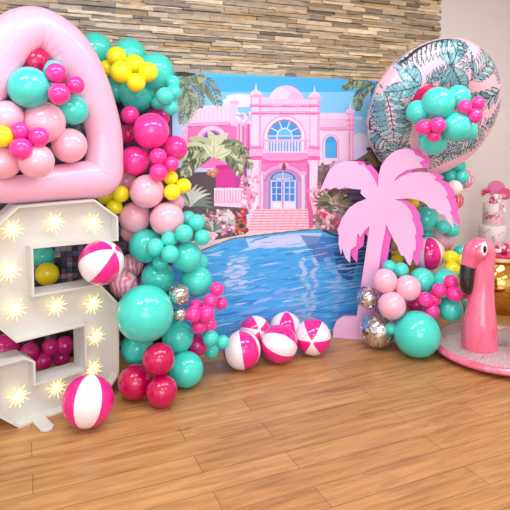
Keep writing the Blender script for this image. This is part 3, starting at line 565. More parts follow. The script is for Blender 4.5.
    ('r8', 412, 203, 7, 'Y', 4.34, 'balloons in the right garland', 'yellow balloon peeking between the two right fronds of the palm cutout'),
    ('r9', 425.6, 219, 12.6, 'T', 4.304, 'balloons in the right garland', 'teal balloon framed between the right fronds of the palm cutout'),
    ('r10', 443, 227, 6.8, 'T', 4.226, 'balloons in the right garland', 'small teal balloon left of the pair below the right frond tip'),
    ('r11', 452, 230, 7.2, 'T', 4.294, 'balloons in the right garland', 'small teal balloon right of the pair below the right frond tip'),
    ('r12', 427, 234, 6.4, 'T', 4.375, 'balloons in the right garland', 'small teal balloon just above the beach ball in the right garland'),
    ('r13', 441.5, 241, 11.6, 'L', 4.412, 'balloons in the right garland', 'light pink balloon behind the beach ball in the right garland'),
    ('r14', 451, 258, 7.6, 'Y', 4.14, 'balloons in the right garland', 'yellow balloon upper left of the four right of the beach ball in the garland'),
    ('r15', 459.5, 261.5, 7.2, 'Y', 4.21, 'balloons in the right garland', 'yellow balloon rightmost of the four, next to the flamingo beak'),
    ('r16', 452.5, 269.5, 7.6, 'Y', 4.088, 'balloons in the right garland', 'yellow balloon lower left of the four beside the beach ball in the garland'),
    ('r17', 460, 272, 6.3, 'Y', 4.257, 'balloons in the right garland', 'yellow balloon lowest right of the four, behind the flamingo beak'),
    ('r18', 461, 252, 7.2, 'T', 4.3, 'balloons in the right garland', 'teal balloon peeking out above the yellow four, left of the flamingo head'),
    ('r19', 397, 259, 6, 'Y', 4.3, 'balloons in the right garland', 'yellow balloon peeking out right of the palm cutout trunk'),
    ('r20', 389.4, 267, 7, 'T', 4.023, 'balloons in the right garland', 'small teal balloon leftmost above the light pink trio'),
    ('r21', 401, 270, 7.5, 'T', 3.977, 'balloons in the right garland', 'small teal balloon right of its twin above the light pink trio'),
    ('r22', 385, 281, 12.3, 'L', 3.88, 'balloons in the right garland', 'light pink balloon upper left of the trio in front of the cutout trunk'),
    ('r23', 408, 288, 12.8, 'L', 3.874, 'balloons in the right garland', 'light pink balloon upper right of the trio in front of the cutout trunk'),
    ('r24', 392, 305.5, 13.8, 'L', 3.825, 'balloons in the right garland', 'light pink balloon lowest of the trio, above the giant teal one'),
    ('r26', 422, 280.5, 12.7, 'T', 4.001, 'balloons in the right garland', 'teal balloon right of the light pink trio'),
    ('r27', 445.7, 281.5, 12.8, 'T', 3.999, 'balloons in the right garland', 'teal balloon behind the upper right hot pink trio'),
    ('r28', 425, 299.4, 7.6, 'P', 3.852, 'balloons in the right garland', 'small hot pink balloon upper left of the cluster on top of the giant teal one'),
    ('r29', 434.5, 299, 6.8, 'P', 3.92, 'balloons in the right garland', 'small hot pink balloon upper right of the cluster on top of the giant teal one'),
    ('r30', 432, 311, 7.2, 'P', 3.868, 'balloons in the right garland', 'small hot pink balloon lowest of the cluster on top of the giant teal one'),
    ('r31', 416, 304, 8.2, 'D', 4.0, 'balloons in the right garland', 'deep pink balloon behind the cluster on top of the giant teal one'),
    ('r32', 451, 281.6, 7.1, 'P', 3.871, 'balloons in the right garland', 'small hot pink balloon topmost of the trio left of the flamingo beak'),
    ('r33', 439.4, 290, 7, 'P', 3.86, 'balloons in the right garland', 'small hot pink balloon left of the trio left of the flamingo beak'),
    ('r34', 454.5, 294, 7.7, 'P', 3.837, 'balloons in the right garland', 'small hot pink balloon lowest of the trio left of the flamingo beak'),
    ('r35', 464, 293, 5.8, 'P', 3.92, 'balloons in the right garland', 'small hot pink balloon just under the tip of the flamingo beak'),
    ('r36', 450.6, 309, 12.4, 'T', 3.96, 'balloons in the right garland', 'teal balloon between the giant teal one and the flamingo neck'),
    ('r37', 467, 306, 7, 'G', 4.06, 'balloons in the right garland', 'small green balloon peeking out behind the flamingo neck'),
    ('r38', 391, 328.5, 6, 'T', 3.86, 'balloons in the right garland', 'small teal balloon wedged between the larger silver and the giant teal one'),
    ('r39', 368, 297.6, 11.3, 'S', 3.98, 'balloons in the right garland', 'smaller silver confetti balloon in front of the cutout trunk'),
    ('r40', 377.5, 330, 17.3, 'S', 3.965, 'balloons in the right garland', 'larger silver confetti balloon standing on the floor by the cutout foot'),
    ('rbig', 417, 334, 23, 'T', 3.82, 'balloons in the right garland', 'giant teal balloon standing on the floor beside the flamingo float'),
]
# ------------------------------------------------------------------ lit marquee number
A0 = at_floor(19, 428); B0 = at_floor(64, 412)
MT = (B0 - A0).normalized(); MN = Vector((MT.y, -MT.x, 0)); MANG = math.atan2(MT.y, MT.x)
ivory = mat('ivory_painted_wood', (212, 211, 208), .45, noise=(6, .01)); bulb_and_glint = mat('warm_bulb_and_glint', (255, 246, 200), .2, emit=BULB_GLINT, emit_rgb=(255, 232, 140)); brass = mat('bulb_socket', (210, 200, 170), .35, metal=.3)
five = thing('marquee_number', 'big white light up number five with glowing bulbs, left beside the balloons', 'marquee number', A0, MANG)
OUT = [(.03, 1.185), (.457, 1.185), (.603, 1.07), (.603, .925), (.10, .95), (.10, .70), (.478, .69), (.598, .545), (.592, .105), (.49, 0), (0, 0), (-.11, .105), (-.11, .372), (.045, .372), (.095, .335), (.095, .212), (.378, .204), (.378, .461), (0, .463), (-.11, .59), (-.11, 1.07)]
def inset(pts, d):
    n = len(pts); out = []; P = [Vector((a, b)) for a, b in pts]
    area_ = sum(P[i].x * P[(i + 1) % n].y - P[(i + 1) % n].x * P[i].y for i in range(n)); sg = 1 if area_ > 0 else -1
    for i in range(n):
        e1 = (P[i] - P[i - 1]).normalized(); e2 = (P[(i + 1) % n] - P[i]).normalized()
        n1 = Vector((-e1.y, e1.x)) * sg; n2 = Vector((-e2.y, e2.x)) * sg; m = (n1 + n2).normalized(); out.append(P[i] + m * (d / max(.3, m.dot(n1))))
    return [(p.x, p.y) for p in out]
DEP = .15; REC = .07
INN = inset(OUT, .011)
bm = bmesh.new()                                        # local: x along the face, y into the depth (away from the viewer), z up
n = len(OUT)
of = [bm.verts.new((x, 0, z)) for x, z in OUT]; ob = [bm.verts.new((x, DEP, z)) for x, z in OUT]; inf = [bm.verts.new((x, 0, z)) for x, z in INN]; inb = [bm.verts.new((x, REC, z)) for x, z in INN]
for i in range(n):
    j = (i + 1) % n
    bm.faces.new((of[i], of[j], ob[j], ob[i])); bm.faces.new((of[i], of[j], inf[j], inf[i])); bm.faces.new((inf[i], inf[j], inb[j], inb[i]))
bm.faces.new(ob); fix(bm); obj('rim', bm, ivory, five)
bm = bmesh.new(); add_prism(bm, [(x, REC - .001, z) for x, z in inset(OUT, .0105)], (0, .01, 0)); fix(bm); obj('face_panel', bm, ivory, five)
def in_plane(px, py):
    d = ray(px, py); k = (A0 - CAM).dot(MN) / d.dot(MN); q = CAM + d * k; return (q - A0).dot(MT), q.z
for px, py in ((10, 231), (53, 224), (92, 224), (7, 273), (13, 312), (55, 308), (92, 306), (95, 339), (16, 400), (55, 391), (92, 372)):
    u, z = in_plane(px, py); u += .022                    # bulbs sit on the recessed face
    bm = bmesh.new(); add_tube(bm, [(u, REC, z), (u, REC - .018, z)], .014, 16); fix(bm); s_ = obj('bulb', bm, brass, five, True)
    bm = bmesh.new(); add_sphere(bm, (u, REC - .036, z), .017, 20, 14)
    for q in range(26):                                  # lens glint built as tapered glowing spikes around the bulb
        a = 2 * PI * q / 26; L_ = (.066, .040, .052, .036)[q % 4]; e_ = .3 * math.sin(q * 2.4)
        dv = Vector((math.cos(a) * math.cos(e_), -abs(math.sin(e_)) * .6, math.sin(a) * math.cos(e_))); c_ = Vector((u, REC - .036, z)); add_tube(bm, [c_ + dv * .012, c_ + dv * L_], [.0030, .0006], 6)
    fix(bm); obj('bulb_with_glint', bm, bulb_and_glint, s_)
for px in (40, 110):
    q = at_floor(40, 434) if px == 40 else None
    u0 = .105 if px == 40 else .44
    bm = bmesh.new(); add_prism(bm, [(u0 - .036, DEP, 0), (u0 - .036, -.12, 0), (u0 - .016, -.142, 0), (u0 + .016, -.142, 0), (u0 + .036, -.12, 0), (u0 + .036, DEP, 0)], (0, 0, .014)); fix(bm); bevel(obj('foot', bm, ivory, five), .003)

# ------------------------------------------------------------------ inflatable heart standing on the number
vinyl = mat('pink_vinyl', (246, 184, 214), .34, coat=.25, sss=.1, bump=(7, .12, .01))
RH = [(101.5, 176, 20), (104.5, 159, 19), (104.5, 135, 18), (99, 111, 18.5), (89, 84, 20), (75, 59, 22), (59, 40, 22), (37, 28, 21), (14, 37, 23), (-4, 60, 24), (-16, 84, 24)]
LHp = [(-16, 84, 24), (-40, 88, 22), (-60, 100, 19), (-68, 122, 17), (-62, 148, 16), (-42, 172, 14), (-18, 184, 13), (6, 189, 13.5), (32, 187, 14.5), (58, 182, 17.5), (82, 179.5, 18.5)]
HOFF = -.085
def heart_pt(px, py):
    d = ray(px, py); k = (A0 - CAM - MN * .07).dot(MN) / d.dot(MN); return CAM + d * k, k
hp = RH + LHp[1:]
hroot, _ = heart_pt(55, 203)
ht = thing('inflatable_heart', 'big pale pink inflatable heart shaped ring standing on the lit number', 'inflatable', (hroot.x, hroot.y, 1.185), MANG)
def closed_catmull(P, n):
    P = [np.array(q, float) for q in P]; N_ = len(P); out = []
    for i in range(N_):
        a, b, c, d = P[i - 1], P[i], P[(i + 1) % N_], P[(i + 2) % N_]
        for k in range(n):
            t = k / n; out.append(.5 * (2 * b + (c - a) * t + (2 * a - 5 * b + 4 * c - d) * t * t + (3 * b - a - 3 * c + d) * t ** 3))
    return out
pts = []
for px, py, r in hp:
    q, k = heart_pt(px, py); l = q - Vector((hroot.x, hroot.y, 1.185)); pts.append((l.dot(MT), l.dot(-MN), l.z, r * k / F))
sm = closed_catmull(pts, 10)
# keep the lowest side just touching the number's top
low = min(q[2] - q[3] for q in sm if -.1 < q[0] + (hroot - A0).dot(MT) < .46)
cen = [(q[0], q[1], q[2] - low + .002) for q in sm]; rad = [q[3] for q in sm]
bm = bmesh.new(); SEG = 40
rings = add_tube(bm, cen, rad, SEG, closed=True, up=(0, 1, 0), flat=.85)
N_ = len(cen); ctr = Vector((sum(c[0] for c in cen) / N_, 0, sum(c[2] for c in cen) / N_))
arc = 0
for i in range(N_):                                     # pleats in the vinyl where the tube bends, on its inner side
    a, b, c = Vector(cen[i - 2]), Vector(cen[i]), Vector(cen[(i + 2) % N_]); bend = (b - a).angle(c - b); 
    c0 = Vector(cen[i]); inn = ((a + c) / 2 - b); inn = inn.normalized() if inn.length > 1e-6 else Vector((0, 0, 1))
    for v in rings[i]:
        d = (v.co - c0); s_ = max(0, d.normalized().dot(inn)); v.co += d * ((.13) * min(bend, .9) * s_ * (1 if (i // 2) % 2 else -1))
fix(bm); o = obj('tube', bm, vinyl, ht, True); o.modifiers.new('smooth', 'SUBSURF').levels = 1; o.modifiers['smooth'].render_levels = 1
bm = bmesh.new()                                        # welded seam along the outer edge
sp = []
for i in range(N_):
    a, c = Vector(cen[i - 1]), Vector(cen[(i + 1) % N_]); t = (c - a).normalized(); nrm = t.cross(Vector((0, 1, 0))); 
    if nrm.dot(Vector(cen[i]) - ctr) < 0: nrm = -nrm
    sp.append(Vector(cen[i]) + nrm * rad[i])
add_tube(bm, sp, .003, 6, closed=True); fix(bm); obj('seam', bm, vinyl, ht, True)

# ------------------------------------------------------------------ balloons
def latex(name, c, **k): return mat(name, c, k.pop('rough', .16), coat=k.pop('coat', .35), sss=k.pop('sss', .08), **k)
def swirl(name, c1, c2):
    m = mat(name, c1, .16, coat=.35); nt = m.node_tree; N = nt.nodes; tc = [x for x in N if x.type == 'TEX_COORD'][0]
    w_ = N.new('ShaderNodeTexWave'); w_.inputs['Scale'].default_value = .9; w_.inputs['Distortion'].default_value = 9; w_.inputs['Detail'].default_value = 2; nt.links.new(tc.outputs['Object'], w_.inputs['Vector'])
    r = N.new('ShaderNodeValToRGB'); r.color_ramp.elements[0].position = .35; r.color_ramp.elements[0].color = (*lin(c1), 1); r.color_ramp.elements[1].position = .6; r.color_ramp.elements[1].color = (*lin(c2), 1)
    nt.links.new(w_.outputs['Fac'], r.inputs['Fac']); nt.links.new(r.outputs['Color'], N['Principled BSDF'].inputs['Base Color']); return m
def confetti(name):
    m = mat(name, (226, 226, 232), .12, metal=.9); nt = m.node_tree; N = nt.nodes; tc = [x for x in N if x.type == 'TEX_COORD'][0]; b = N['Principled BSDF']
    v = N.new('ShaderNodeTexVoronoi'); v.inputs['Scale'].default_value = 7.5; nt.links.new(tc.outputs['Object'], v.inputs['Vector'])
    bp = N.new('ShaderNodeBump'); bp.inputs['Strength'].default_value = .9; bp.inputs['Distance'].default_value = .12
    g = N.new('ShaderNodeRGBToBW'); nt.links.new(v.outputs['Color'], g.inputs['Color']); nt.links.new(g.outputs['Val'], bp.inputs['Height']); nt.links.new(bp.outputs['Normal'], b.inputs['Normal'])
    r = N.new('ShaderNodeValToRGB'); r.color_ramp.elements[0].color = (*lin((150, 146, 150)), 1); r.color_ramp.elements[1].color = (*lin((255, 255, 255)), 1); nt.links.new(g.outputs['Val'], r.inputs['Fac']); nt.links.new(r.outputs['Color'], b.inputs['Base Color'])
    b.inputs['Coat Weight'].default_value = 1; return m
BM = {'T': latex('teal_latex', (70, 220, 206)), 'P': latex('hot_pink_latex', (252, 58, 160)), 'D': latex('deep_and_shaded_pink_latex', (214, 36, 128)), 'L': latex('light_pink_latex', (250, 184, 206)), 'Y': latex('yellow_latex', (252, 238, 30)),  # deep pink also serves as painted shade behind the number
      'R': latex('crimson_pearl_latex', (196, 0, 84), rough=.2, coat=.35, sss=0), 'M': swirl('pink_marble_latex', (250, 204, 216), (236, 128, 164)), 'K': swirl('red_marble_latex', (246, 150, 170), (208, 36, 70)), 'S': confetti('silver_confetti_latex'), 'W': latex('white_latex', (246, 240, 234)), 'G': latex('green_latex', (134, 190, 140))}
NM = {'S': 'confetti_balloon'}
def balloon_mesh(m, nm):
    prof = []
    for k in range(19): t = PI * k / 20; prof.append((math.sin(t), math.cos(t) * (1.0 if t < PI / 2 else 1.10)))
    prof += [(.10, -1.125), (.052, -1.15), (.045, -1.175), (.075, -1.20), (.03, -1.205)]
    bm = bmesh.new(); SG = 32; rings = []
    top = bm.verts.new((0, 0, 1))
    for r, z in prof[1:]: rings.append([bm.verts.new((r * math.cos(2 * PI * k / SG), r * math.sin(2 * PI * k / SG), z)) for k in range(SG)])
    for k in range(SG): bm.faces.new((top, rings[0][k], rings[0][(k + 1) % SG]))
    for a, b in zip(rings[:-1], rings[1:]):
        for k in range(SG): bm.faces.new((a[k], b[k], b[(k + 1) % SG], a[(k + 1) % SG]))
    bm.faces.new(rings[-1][::-1]); fix(bm)
    me = bpy.data.meshes.new(nm); bm.to_mesh(me); bm.free(); me.materials.append(m); me.polygons.foreach_set('use_smooth', [True] * len(me.polygons)); return me
BME = {k: balloon_mesh(m, NM.get(k, 'balloon')) for k, m in BM.items()}
brn = random.Random(21)
for key, px, py, r, c, D, grp, label in BALLOONS:
    o = bpy.data.objects.new(NM.get(c, 'balloon'), BME[c]); COL.objects.link(o); tag(o, label, 'balloon', grp)
    pos = at_d(px, py, D); o.location = pos; s = r * D / F; o.scale = (s, s, s)
    away = (FW + RT * brn.uniform(-.35, .35) + UP * brn.uniform(-.35, .35))
    if key == 'lt4': away = camvec(.15, -.3, 1)          # this one shows its knot
    if c == 'S': away = FW + UP * .5
    o.rotation_euler = (-away.normalized()).to_track_quat('Z', 'Y').to_euler()

# ------------------------------------------------------------------ beach balls
bp_pink = mat('pink_ball_vinyl', (240, 32, 146), .14, coat=.5); bp_white = mat('white_ball_vinyl', (250, 238, 246), .14, coat=.5)
BR = .127
def beach_mesh():
    bm = bmesh.new(); SG, RG = 48, 28; rr = []
    for j in range(1, RG):
        t = PI * j / RG; rr.append([bm.verts.new((BR * math.sin(t) * math.cos(2 * PI * (k - 4) / SG), BR * math.sin(t) * math.sin(2 * PI * (k - 4) / SG), BR * math.cos(t))) for k in range(SG)])
    tp, bt_ = bm.verts.new((0, 0, BR)), bm.verts.new((0, 0, -BR))
    pk = lambda k: 0 if (k // 8) % 2 == 0 else 1
    for a, b in zip(rr[:-1], rr[1:]):
        for k in range(SG): bm.faces.new((a[k], b[k], b[(k + 1) % SG], a[(k + 1) % SG])).material_index = pk(k)
    for k in range(SG): bm.faces.new((tp, rr[0][k], rr[0][(k + 1) % SG])).material_index = 1; bm.faces.new((bt_, rr[-1][(k + 1) % SG], rr[-1][k])).material_index = 1
    fix(bm); me = bpy.data.meshes.new('beach_ball'); bm.to_mesh(me); bm.free(); me.materials.append(bp_pink); me.materials.append(bp_white); me.polygons.foreach_set('use_smooth', [True] * len(me.polygons)); return me
bme = beach_mesh()
vbm = bmesh.new(); add_tube(vbm, [(0, 0, BR - .001), (0, 0, BR + .0015)], .009, 14); fix(vbm); vme = bpy.data.meshes.new('valve'); vbm.to_mesh(vme); vbm.free(); vme.materials.append(bp_white)
def floor_d(px, py, r):
    lo, hi = 2, 5
    for _ in range(40):
        m_ = (lo + hi) / 2
        if at_d(px, py, m_).z > r: lo = m_
        else: hi = m_
    return lo
for px, py, D, sc, pole, pk, lab, grp in (
    (241.7, 350, None, 1, (-.15, .95, .2), (.5, 0, .87), 'pink and white beach ball nearest the balloons, leftmost of the five under the pool print', 1),
    (279.2, 344, None, 1, (-.93, .35, .1), (.3, .8, .5), 'pink and white beach ball in front of the five, a white stripe slanting across it', 1),
    (255, 332, 3.50, .9, (.25, .1, .95), (-.25, -1, 0), 'white and pink beach ball behind the leftmost two of the five on the floor', 1),
    (285.5, 328, 3.505, .92, (.05, .98, .2), (.1, 0, 1), 'pink and white beach ball at the back of the five, touching the pool print', 1),
    (313, 337, None, 1, (-.05, -.25, .95), (0, 1, 0), 'white and pink beach ball rightmost of the five, its panels meeting at the front', 1),
    (88, 401, None, 1.07, (.15, .97, .1), (.87, 0, .5), 'pink beach ball with a broad white stripe on the floor before the lit number', 0),
    (101.5, 262.5, 3.08, 1, (.55, .5, .67), (-.25, -1, 0), 'white beach ball with a pink wedge sitting in the upper opening of the lit number', 0),
    (428, 253.5, 4.27, 1.02, (0, .98, .15), (.3, 0, 1), 'white beach ball with a pink stripe held in the right garland behind the palm cutout', 0)):
    o = bpy.data.objects.new('beach_ball', bme); COL.objects.link(o); tag(o, lab, 'beach ball', 'beach balls on the floor' if grp else None)
    if D is None: D = floor_d(px, py, BR * sc)
    o.location = at_d(px, py, D) if D < 3.4 or D > 4 or D not in (3.50, 3.505) else at_y(px, py, D); o.scale = (sc,) * 3
    z = camvec(*pole, o.location); x = camvec(*pk, o.location); x = (x - z * x.dot(z)).normalized(); y = z.cross(x)
    o.rotation_euler = Matrix((x, y, z)).transposed().to_euler()
    v_ = bpy.data.objects.new('valve', vme); COL.objects.link(v_); v_.parent = o
# ------------------------------------------------------------------ palm cutout: two foam boards, the back one shifted to the right
light_pink = mat('pale_pink_board', (240, 186, 230), .5, noise=(4, .01)); dark_pink = mat('deep_pink_board', (236, 96, 192), .5, noise=(4, .01))
CUT = [(333, 336.4), (333.3, 329), (336.5, 321), (343, 316.8), (356.6, 316.8), (364, 265), (369.5, 226), (365, 230), (360.5, 237), (357.5, 233), (356, 246), (350.5, 250), (350, 263), (345.5, 258), (342, 248), (341.2, 255), (338.5, 244), (338.8, 235), (337.6, 230), (341.5, 219), (349, 208), (357, 202.5), (366.5, 199), (360.5, 193.5), (361, 189.5), (353, 189), (345, 187.2), (339, 189.5), (336, 187), (331, 189.5), (326, 188.2), (319.5, 192), (322, 186), (325, 179), (330, 169), (335, 164.5), (344, 161.5), (352, 161.3), (357, 162), (359.5, 166), (363, 164.5), (369, 171), (374.5, 179), (377.8, 187.5),
       (378.5, 176), (381, 166), (386, 158.5), (392, 153), (399, 149.5), (405, 148.3), (409.5, 148.7), (413.5, 151), (415.5, 155), (420, 156.5), (425, 160), (419.5, 162.5), (423, 167.5), (414, 168.5), (406, 170.5), (398, 175.5), (393.5, 181.5),
       (401, 176.5), (410, 173), (420, 171.8), (430, 173.3), (437, 177.5), (433.5, 179.5), (440, 183), (444.5, 188), (448, 194.5), (446, 196.5), (449.5, 203), (451.5, 210), (450, 212), (452.3, 218), (453.3, 226), (452.5, 227.5), (448, 221), (444.5, 215), (440, 213.5), (436.5, 210), (432, 208), (430.5, 208.6), (425, 203), (417, 199.5), (408, 198.3), (400, 199), (394.5, 199.5),
       (401, 201.5), (407, 206), (411, 212), (413, 217.5), (412.3, 219.5), (415.2, 226), (416.2, 234), (414.8, 235.5), (416, 243), (415.5, 250), (413.2, 252), (412.5, 259), (410, 266), (406.5, 261.5), (404.5, 256), (401, 255.5), (398.5, 250), (397.5, 246), (394, 241), (391.5, 235), (388.5, 230), (386.5, 224.5), (382, 247), (378.5, 270), (374, 316.8), (392, 316.8), (398, 321), (400, 329), (400, 337.6)]
CA = math.radians(-36); CT = Vector((math.cos(CA), math.sin(CA), 0)); CN = Vector((CT.y, -CT.x, 0)); C0 = at_floor(340, 338)
def cut_pt(px, py):
    d = ray(px, py); k = (C0 - CAM).dot(CN) / d.dot(CN); q = CAM + d * k; return ((q - C0).dot(CT), 0, max(q.z, 0))
ct = thing('palm_tree_cutout', 'pink palm tree cutout board with deeper pink edges, standing before the pool print', 'cutout', C0, CA)
pl = [cut_pt(*q) for q in CUT]; zb = min(q[2] for q in pl[:1]); 
pl = [(x, y, 0 if i in (0, len(pl) - 1) else z) for i, (x, y, z) in enumerate(pl)]
bm = bmesh.new(); add_prism(bm, pl, (0, .018, 0)); bm.normal_update(); bmesh.ops.triangulate(bm, faces=[f for f in bm.faces if len(f.verts) > 4]); fix(bm); obj('front_board', bm, light_pink, ct)
sh = cut_pt(386, 200)[0] - cut_pt(378.6, 200)[0]
foot_x = [i for i, q in enumerate(CUT) if q[1] >= 316.5]
pb = [(x + (sh if i not in foot_x else 0), .0185, z) for i, (x, y, z) in enumerate(pl)]
bm = bmesh.new(); add_prism(bm, pb, (0, .02, 0)); bm.normal_update(); bmesh.ops.triangulate(bm, faces=[f for f in bm.faces if len(f.verts) > 4]); fix(bm); obj('back_board', bm, dark_pink, ct)
bm = bmesh.new(); add_box(bm, (.26, .13, .015), (.04, .18, .03)); add_box(bm, (.26, .048, .2), (.04, .018, .4)); obj('stand_strut', bm, light_pink, ct)

# ------------------------------------------------------------------ leaf print swim ring
RC = at_d(434.5, 111, RING_D); TILT = math.radians(RING_TILT); RM, RT_ = RING_R
n_ = Vector((RING_TURN, -math.cos(TILT), -math.sin(TILT))).normalized(); ex = Vector((0, 0, 1)).cross(n_).normalized(); ey = n_.cross(ex)
NU, NV = 420, 200
th = np.linspace(0, 2 * PI, NU, endpoint=False)[:, None]; ph = np.linspace(0, 2 * PI, NV, endpoint=False)[None, :]
EX, EY, NN = (np.array(v) for v in (ex, ey, n_))
rr_ = RM + RT_ * np.cos(ph)
def ring_pos(th, ph): rr_ = RM + RT_ * np.cos(ph); return rr_[..., None] * (np.cos(th)[..., None] * EX + np.sin(th)[..., None] * EY) + (RT_ * .76 * np.sin(ph))[..., None] * NN
TH, PH = np.broadcast_arrays(th, ph); Vr = ring_pos(TH, PH)
# printing plate: the front half unrolled to polar co-ordinates seen straight on (u, v in metres), the back repeats it
rad_ = RM + RT_ * np.where(np.sin(PH) >= -.2, np.cos(PH), np.cos(PH)); ext = RT_ * np.clip(-np.sin(PH), 0, 1) * .9
rad2 = np.where(np.sin(PH) >= 0, rad_, rad_ + np.where(np.cos(PH) > 0, ext, -ext))
pr = Print(rad2 * np.cos(TH), rad2 * np.sin(TH), (250, 196, 216))
def uv(px, py):                                          # spot on the ring's front seen at that direction, in plate co-ordinates
    W = Vr + np.array(RC); d = W - np.array(CAM); dz = d @ np.array(FW); X = PX + F * (d @ np.array(RT)) / dz; Y = PY - F * (d @ np.array(UP)) / dz
    cost = (X - px) ** 2 + (Y - py) ** 2 + np.where(dz > RING_D + .06, 40, 0) + dz * .5; i = np.unravel_index(np.argmin(cost), cost.shape); return np.array((pr.u[i], pr.v[i]))
LC = ((134, 188, 200), (116, 170, 186), (166, 206, 216), (100, 152, 168)); INK = (40, 62, 72); PALE = (196, 208, 216)
def monstera(a, b, w):
    a, b = uv(*a), uv(*b); d = b - a; L = np.hypot(*d); m = np.array((-d[1], d[0])) / L
    for sd in (-1, 1):
        for k in range(9):
            t = .04 + k / 9.5; wd = w * math.sin(PI * min(1, .12 + t * .86)) ** .6; s0 = a + d * t
            pr.leaf(s0, s0 + m * sd * wd + d * .13, L * .115, INK); 
        for k in range(9):
            t = .04 + k / 9.5; wd = w * math.sin(PI * min(1, .12 + t * .86)) ** .6; s0 = a + d * t
            pr.leaf(s0, s0 + m * sd * wd * .94 + d * .12, L * .088, LC[RNG.integers(4)]); pr.line([s0, s0 + m * sd * wd * .7 + d * .09], L * .008, (70, 120, 130))
    pr.line([a - d * .15, b], L * .022, INK)
def feather(a, b, n, ll, bw, bend=0.1, pale=.3, droop=.55, start=1):
    a, b = uv(*a), uv(*b); d = b - a; L = np.hypot(*d); m = np.array((-d[1], d[0])) / L
    P = [a + d * t + m * math.sin(t * PI) * bend * L for t in np.linspace(0, 1, n + 1)]
    for col_k in (0, 1):
        for i in range(start, n + 1):
            t = i / n; tg = P[i] - P[i - 1]; tg /= np.hypot(*tg); mm = np.array((-tg[1], tg[0])); l = ll * math.sin(PI * (.2 + .72 * t)) ** .7
            for sd in (-1, 1):
                e = P[i] + (tg * droop + mm * sd * .84) * l
                if col_k == 0: pr.leaf(P[i], e, bw * 1.5, INK, -.08 * sd)
                else: pr.leaf(P[i] + (e - P[i]) * .06, P[i] + (e - P[i]) * .9, bw * .85, PALE if RNG.random() < pale else LC[RNG.integers(4)], -.08 * sd)
    pr.line(P, bw * .35, INK)
def broad(a, b, w, n=9):
    a, b = uv(*a), uv(*b); d = b - a; L = np.hypot(*d); m = np.array((-d[1], d[0])) / L
    pr.leaf(a, b, w * 1.12, INK); pr.leaf(a + d * .02, b - d * .02, w, LC[0])
    for k in range(1, n):
        s0 = a + d * (k / n)
        for sd in (-1, 1): e = s0 + m * sd * w * .46 * math.sin(PI * k / n) ** .7 + d * .1; pr.line([s0, e], w * .05, (60, 112, 124)); pr.leaf(s0 + d * .03, e + d * .03, w * .13, LC[1 + RNG.integers(3)])
    pr.line([a, b], w * .07, INK)
feather((392, 160), (370, 122), 11, .15, .020, .05, .6); feather((414, 156), (386, 150), 9, .13, .018, .0, .5); feather((415, 170), (474, 146), 16, .12, .015, .08, .45, .5); feather((440, 164), (490, 122), 13, .12, .015, .12, .4)
feather((400, 156), (407, 122), 10, .11, .016, .1, .7); feather((370, 130), (369, 90), 10, .09, .015, 0, .6); feather((410, 76), (398, 128), 12, .08, .012, .1, .8); feather((428, 160), (446, 146), 8, .08, .013, .1, .5)
monstera((385, 93), (394, 138), .125)
broad((420, 88), (396, 62), .12); broad((422, 85), (383, 92), .105); feather((424, 85), (453, 67), 10, .07, .015, .05, .2)
broad((452, 67), (464, 94), .12); broad((452, 67), (439, 90), .075); broad((451, 66), (443, 41), .15, 11); broad((452, 65), (457, 42), .10); broad((450, 65), (428, 48), .13); feather((434, 57), (402, 62), 10, .11, .020, -.1, .5)
feather((468, 82), (493, 52), 11, .13, .018, .05, .4, .6); feather((474, 72), (462, 45), 8, .09, .015, .1, .5)
feather((501, 86), (464, 101), 7, .11, .028, .06, .0, .75); feather((503, 84), (494, 58), 8, .08, .013, 0, .3)
feather((488, 132), (503, 100), 8, .08, .014, 0, .2); feather((460, 156), (484, 138), 7, .09, .014, 0, .3)
rg = thing('swim_ring', 'big pink swim ring with teal palm leaf print, hung above the palm cutout', 'swim ring', RC)
grid_mesh('tube', Vr, NU, NV, pr.c, vcol_mat('leaf_print_vinyl', .3, coat=.35, bump=(9, .08, .01)), True, True, rg)
sp = [Vector(ring_pos(np.array([a]), np.array([0.0]))[0]) for a in np.linspace(0, 2 * PI, 96, endpoint=False)]
bm = bmesh.new(); add_tube(bm, sp, .0025, 6, closed=True); fix(bm); obj('seam', bm, mat('clear_seam', (250, 214, 224), .3), rg, True)
e0 = RC + Vector(ring_pos(np.array([math.radians(52)]), np.array([.6]))[0]); e1 = Vector((XR, 3.0, e0.z + .35))
bm = bmesh.new(); add_tube(bm, [e0, e1], .0016, 6); fix(bm); tag(obj('hanging_line', bm, mat('nylon_line', (190, 182, 184), .4), None), 'thin nylon line tying the leaf print ring to the right wall', 'line')

# ------------------------------------------------------------------ flamingo pool float
FCX, FCY = 3.08, 2.80
flam = mat('flamingo_pink_vinyl', (238, 104, 140), .2, coat=.6, sss=.25); nt = flam.node_tree; N = nt.nodes
tc = [x for x in N if x.type == 'TEX_COORD'][0]; mp = N.new('ShaderNodeMapping'); mp.inputs['Scale'].default_value = (16, 16, 2); nt.links.new(tc.outputs['Object'], mp.inputs['Vector'])
nz = N.new('ShaderNodeTexNoise'); nz.inputs['Scale'].default_value = 1.4; nz.inputs['Detail'].default_value = 3; nt.links.new(mp.outputs['Vector'], nz.inputs['Vector'])
r = N.new('ShaderNodeValToRGB'); r.color_ramp.elements[0].position = .3; r.color_ramp.elements[0].color = (*lin((230, 92, 130)), 1); r.color_ramp.elements[1].position = .75; r.color_ramp.elements[1].color = (*lin((242, 132, 164)), 1)
nt.links.new(nz.outputs['Fac'], r.inputs['Fac']); nt.links.new(r.outputs['Color'], N['Principled BSDF'].inputs['Base Color'])
bpn = N.new('ShaderNodeBump'); bpn.inputs['Strength'].default_value = .15; bpn.inputs['Distance'].default_value = .01; nt.links.new(nz.outputs['Fac'], bpn.inputs['Height']); nt.links.new(bpn.outputs['Normal'], N['Principled BSDF'].inputs['Normal'])
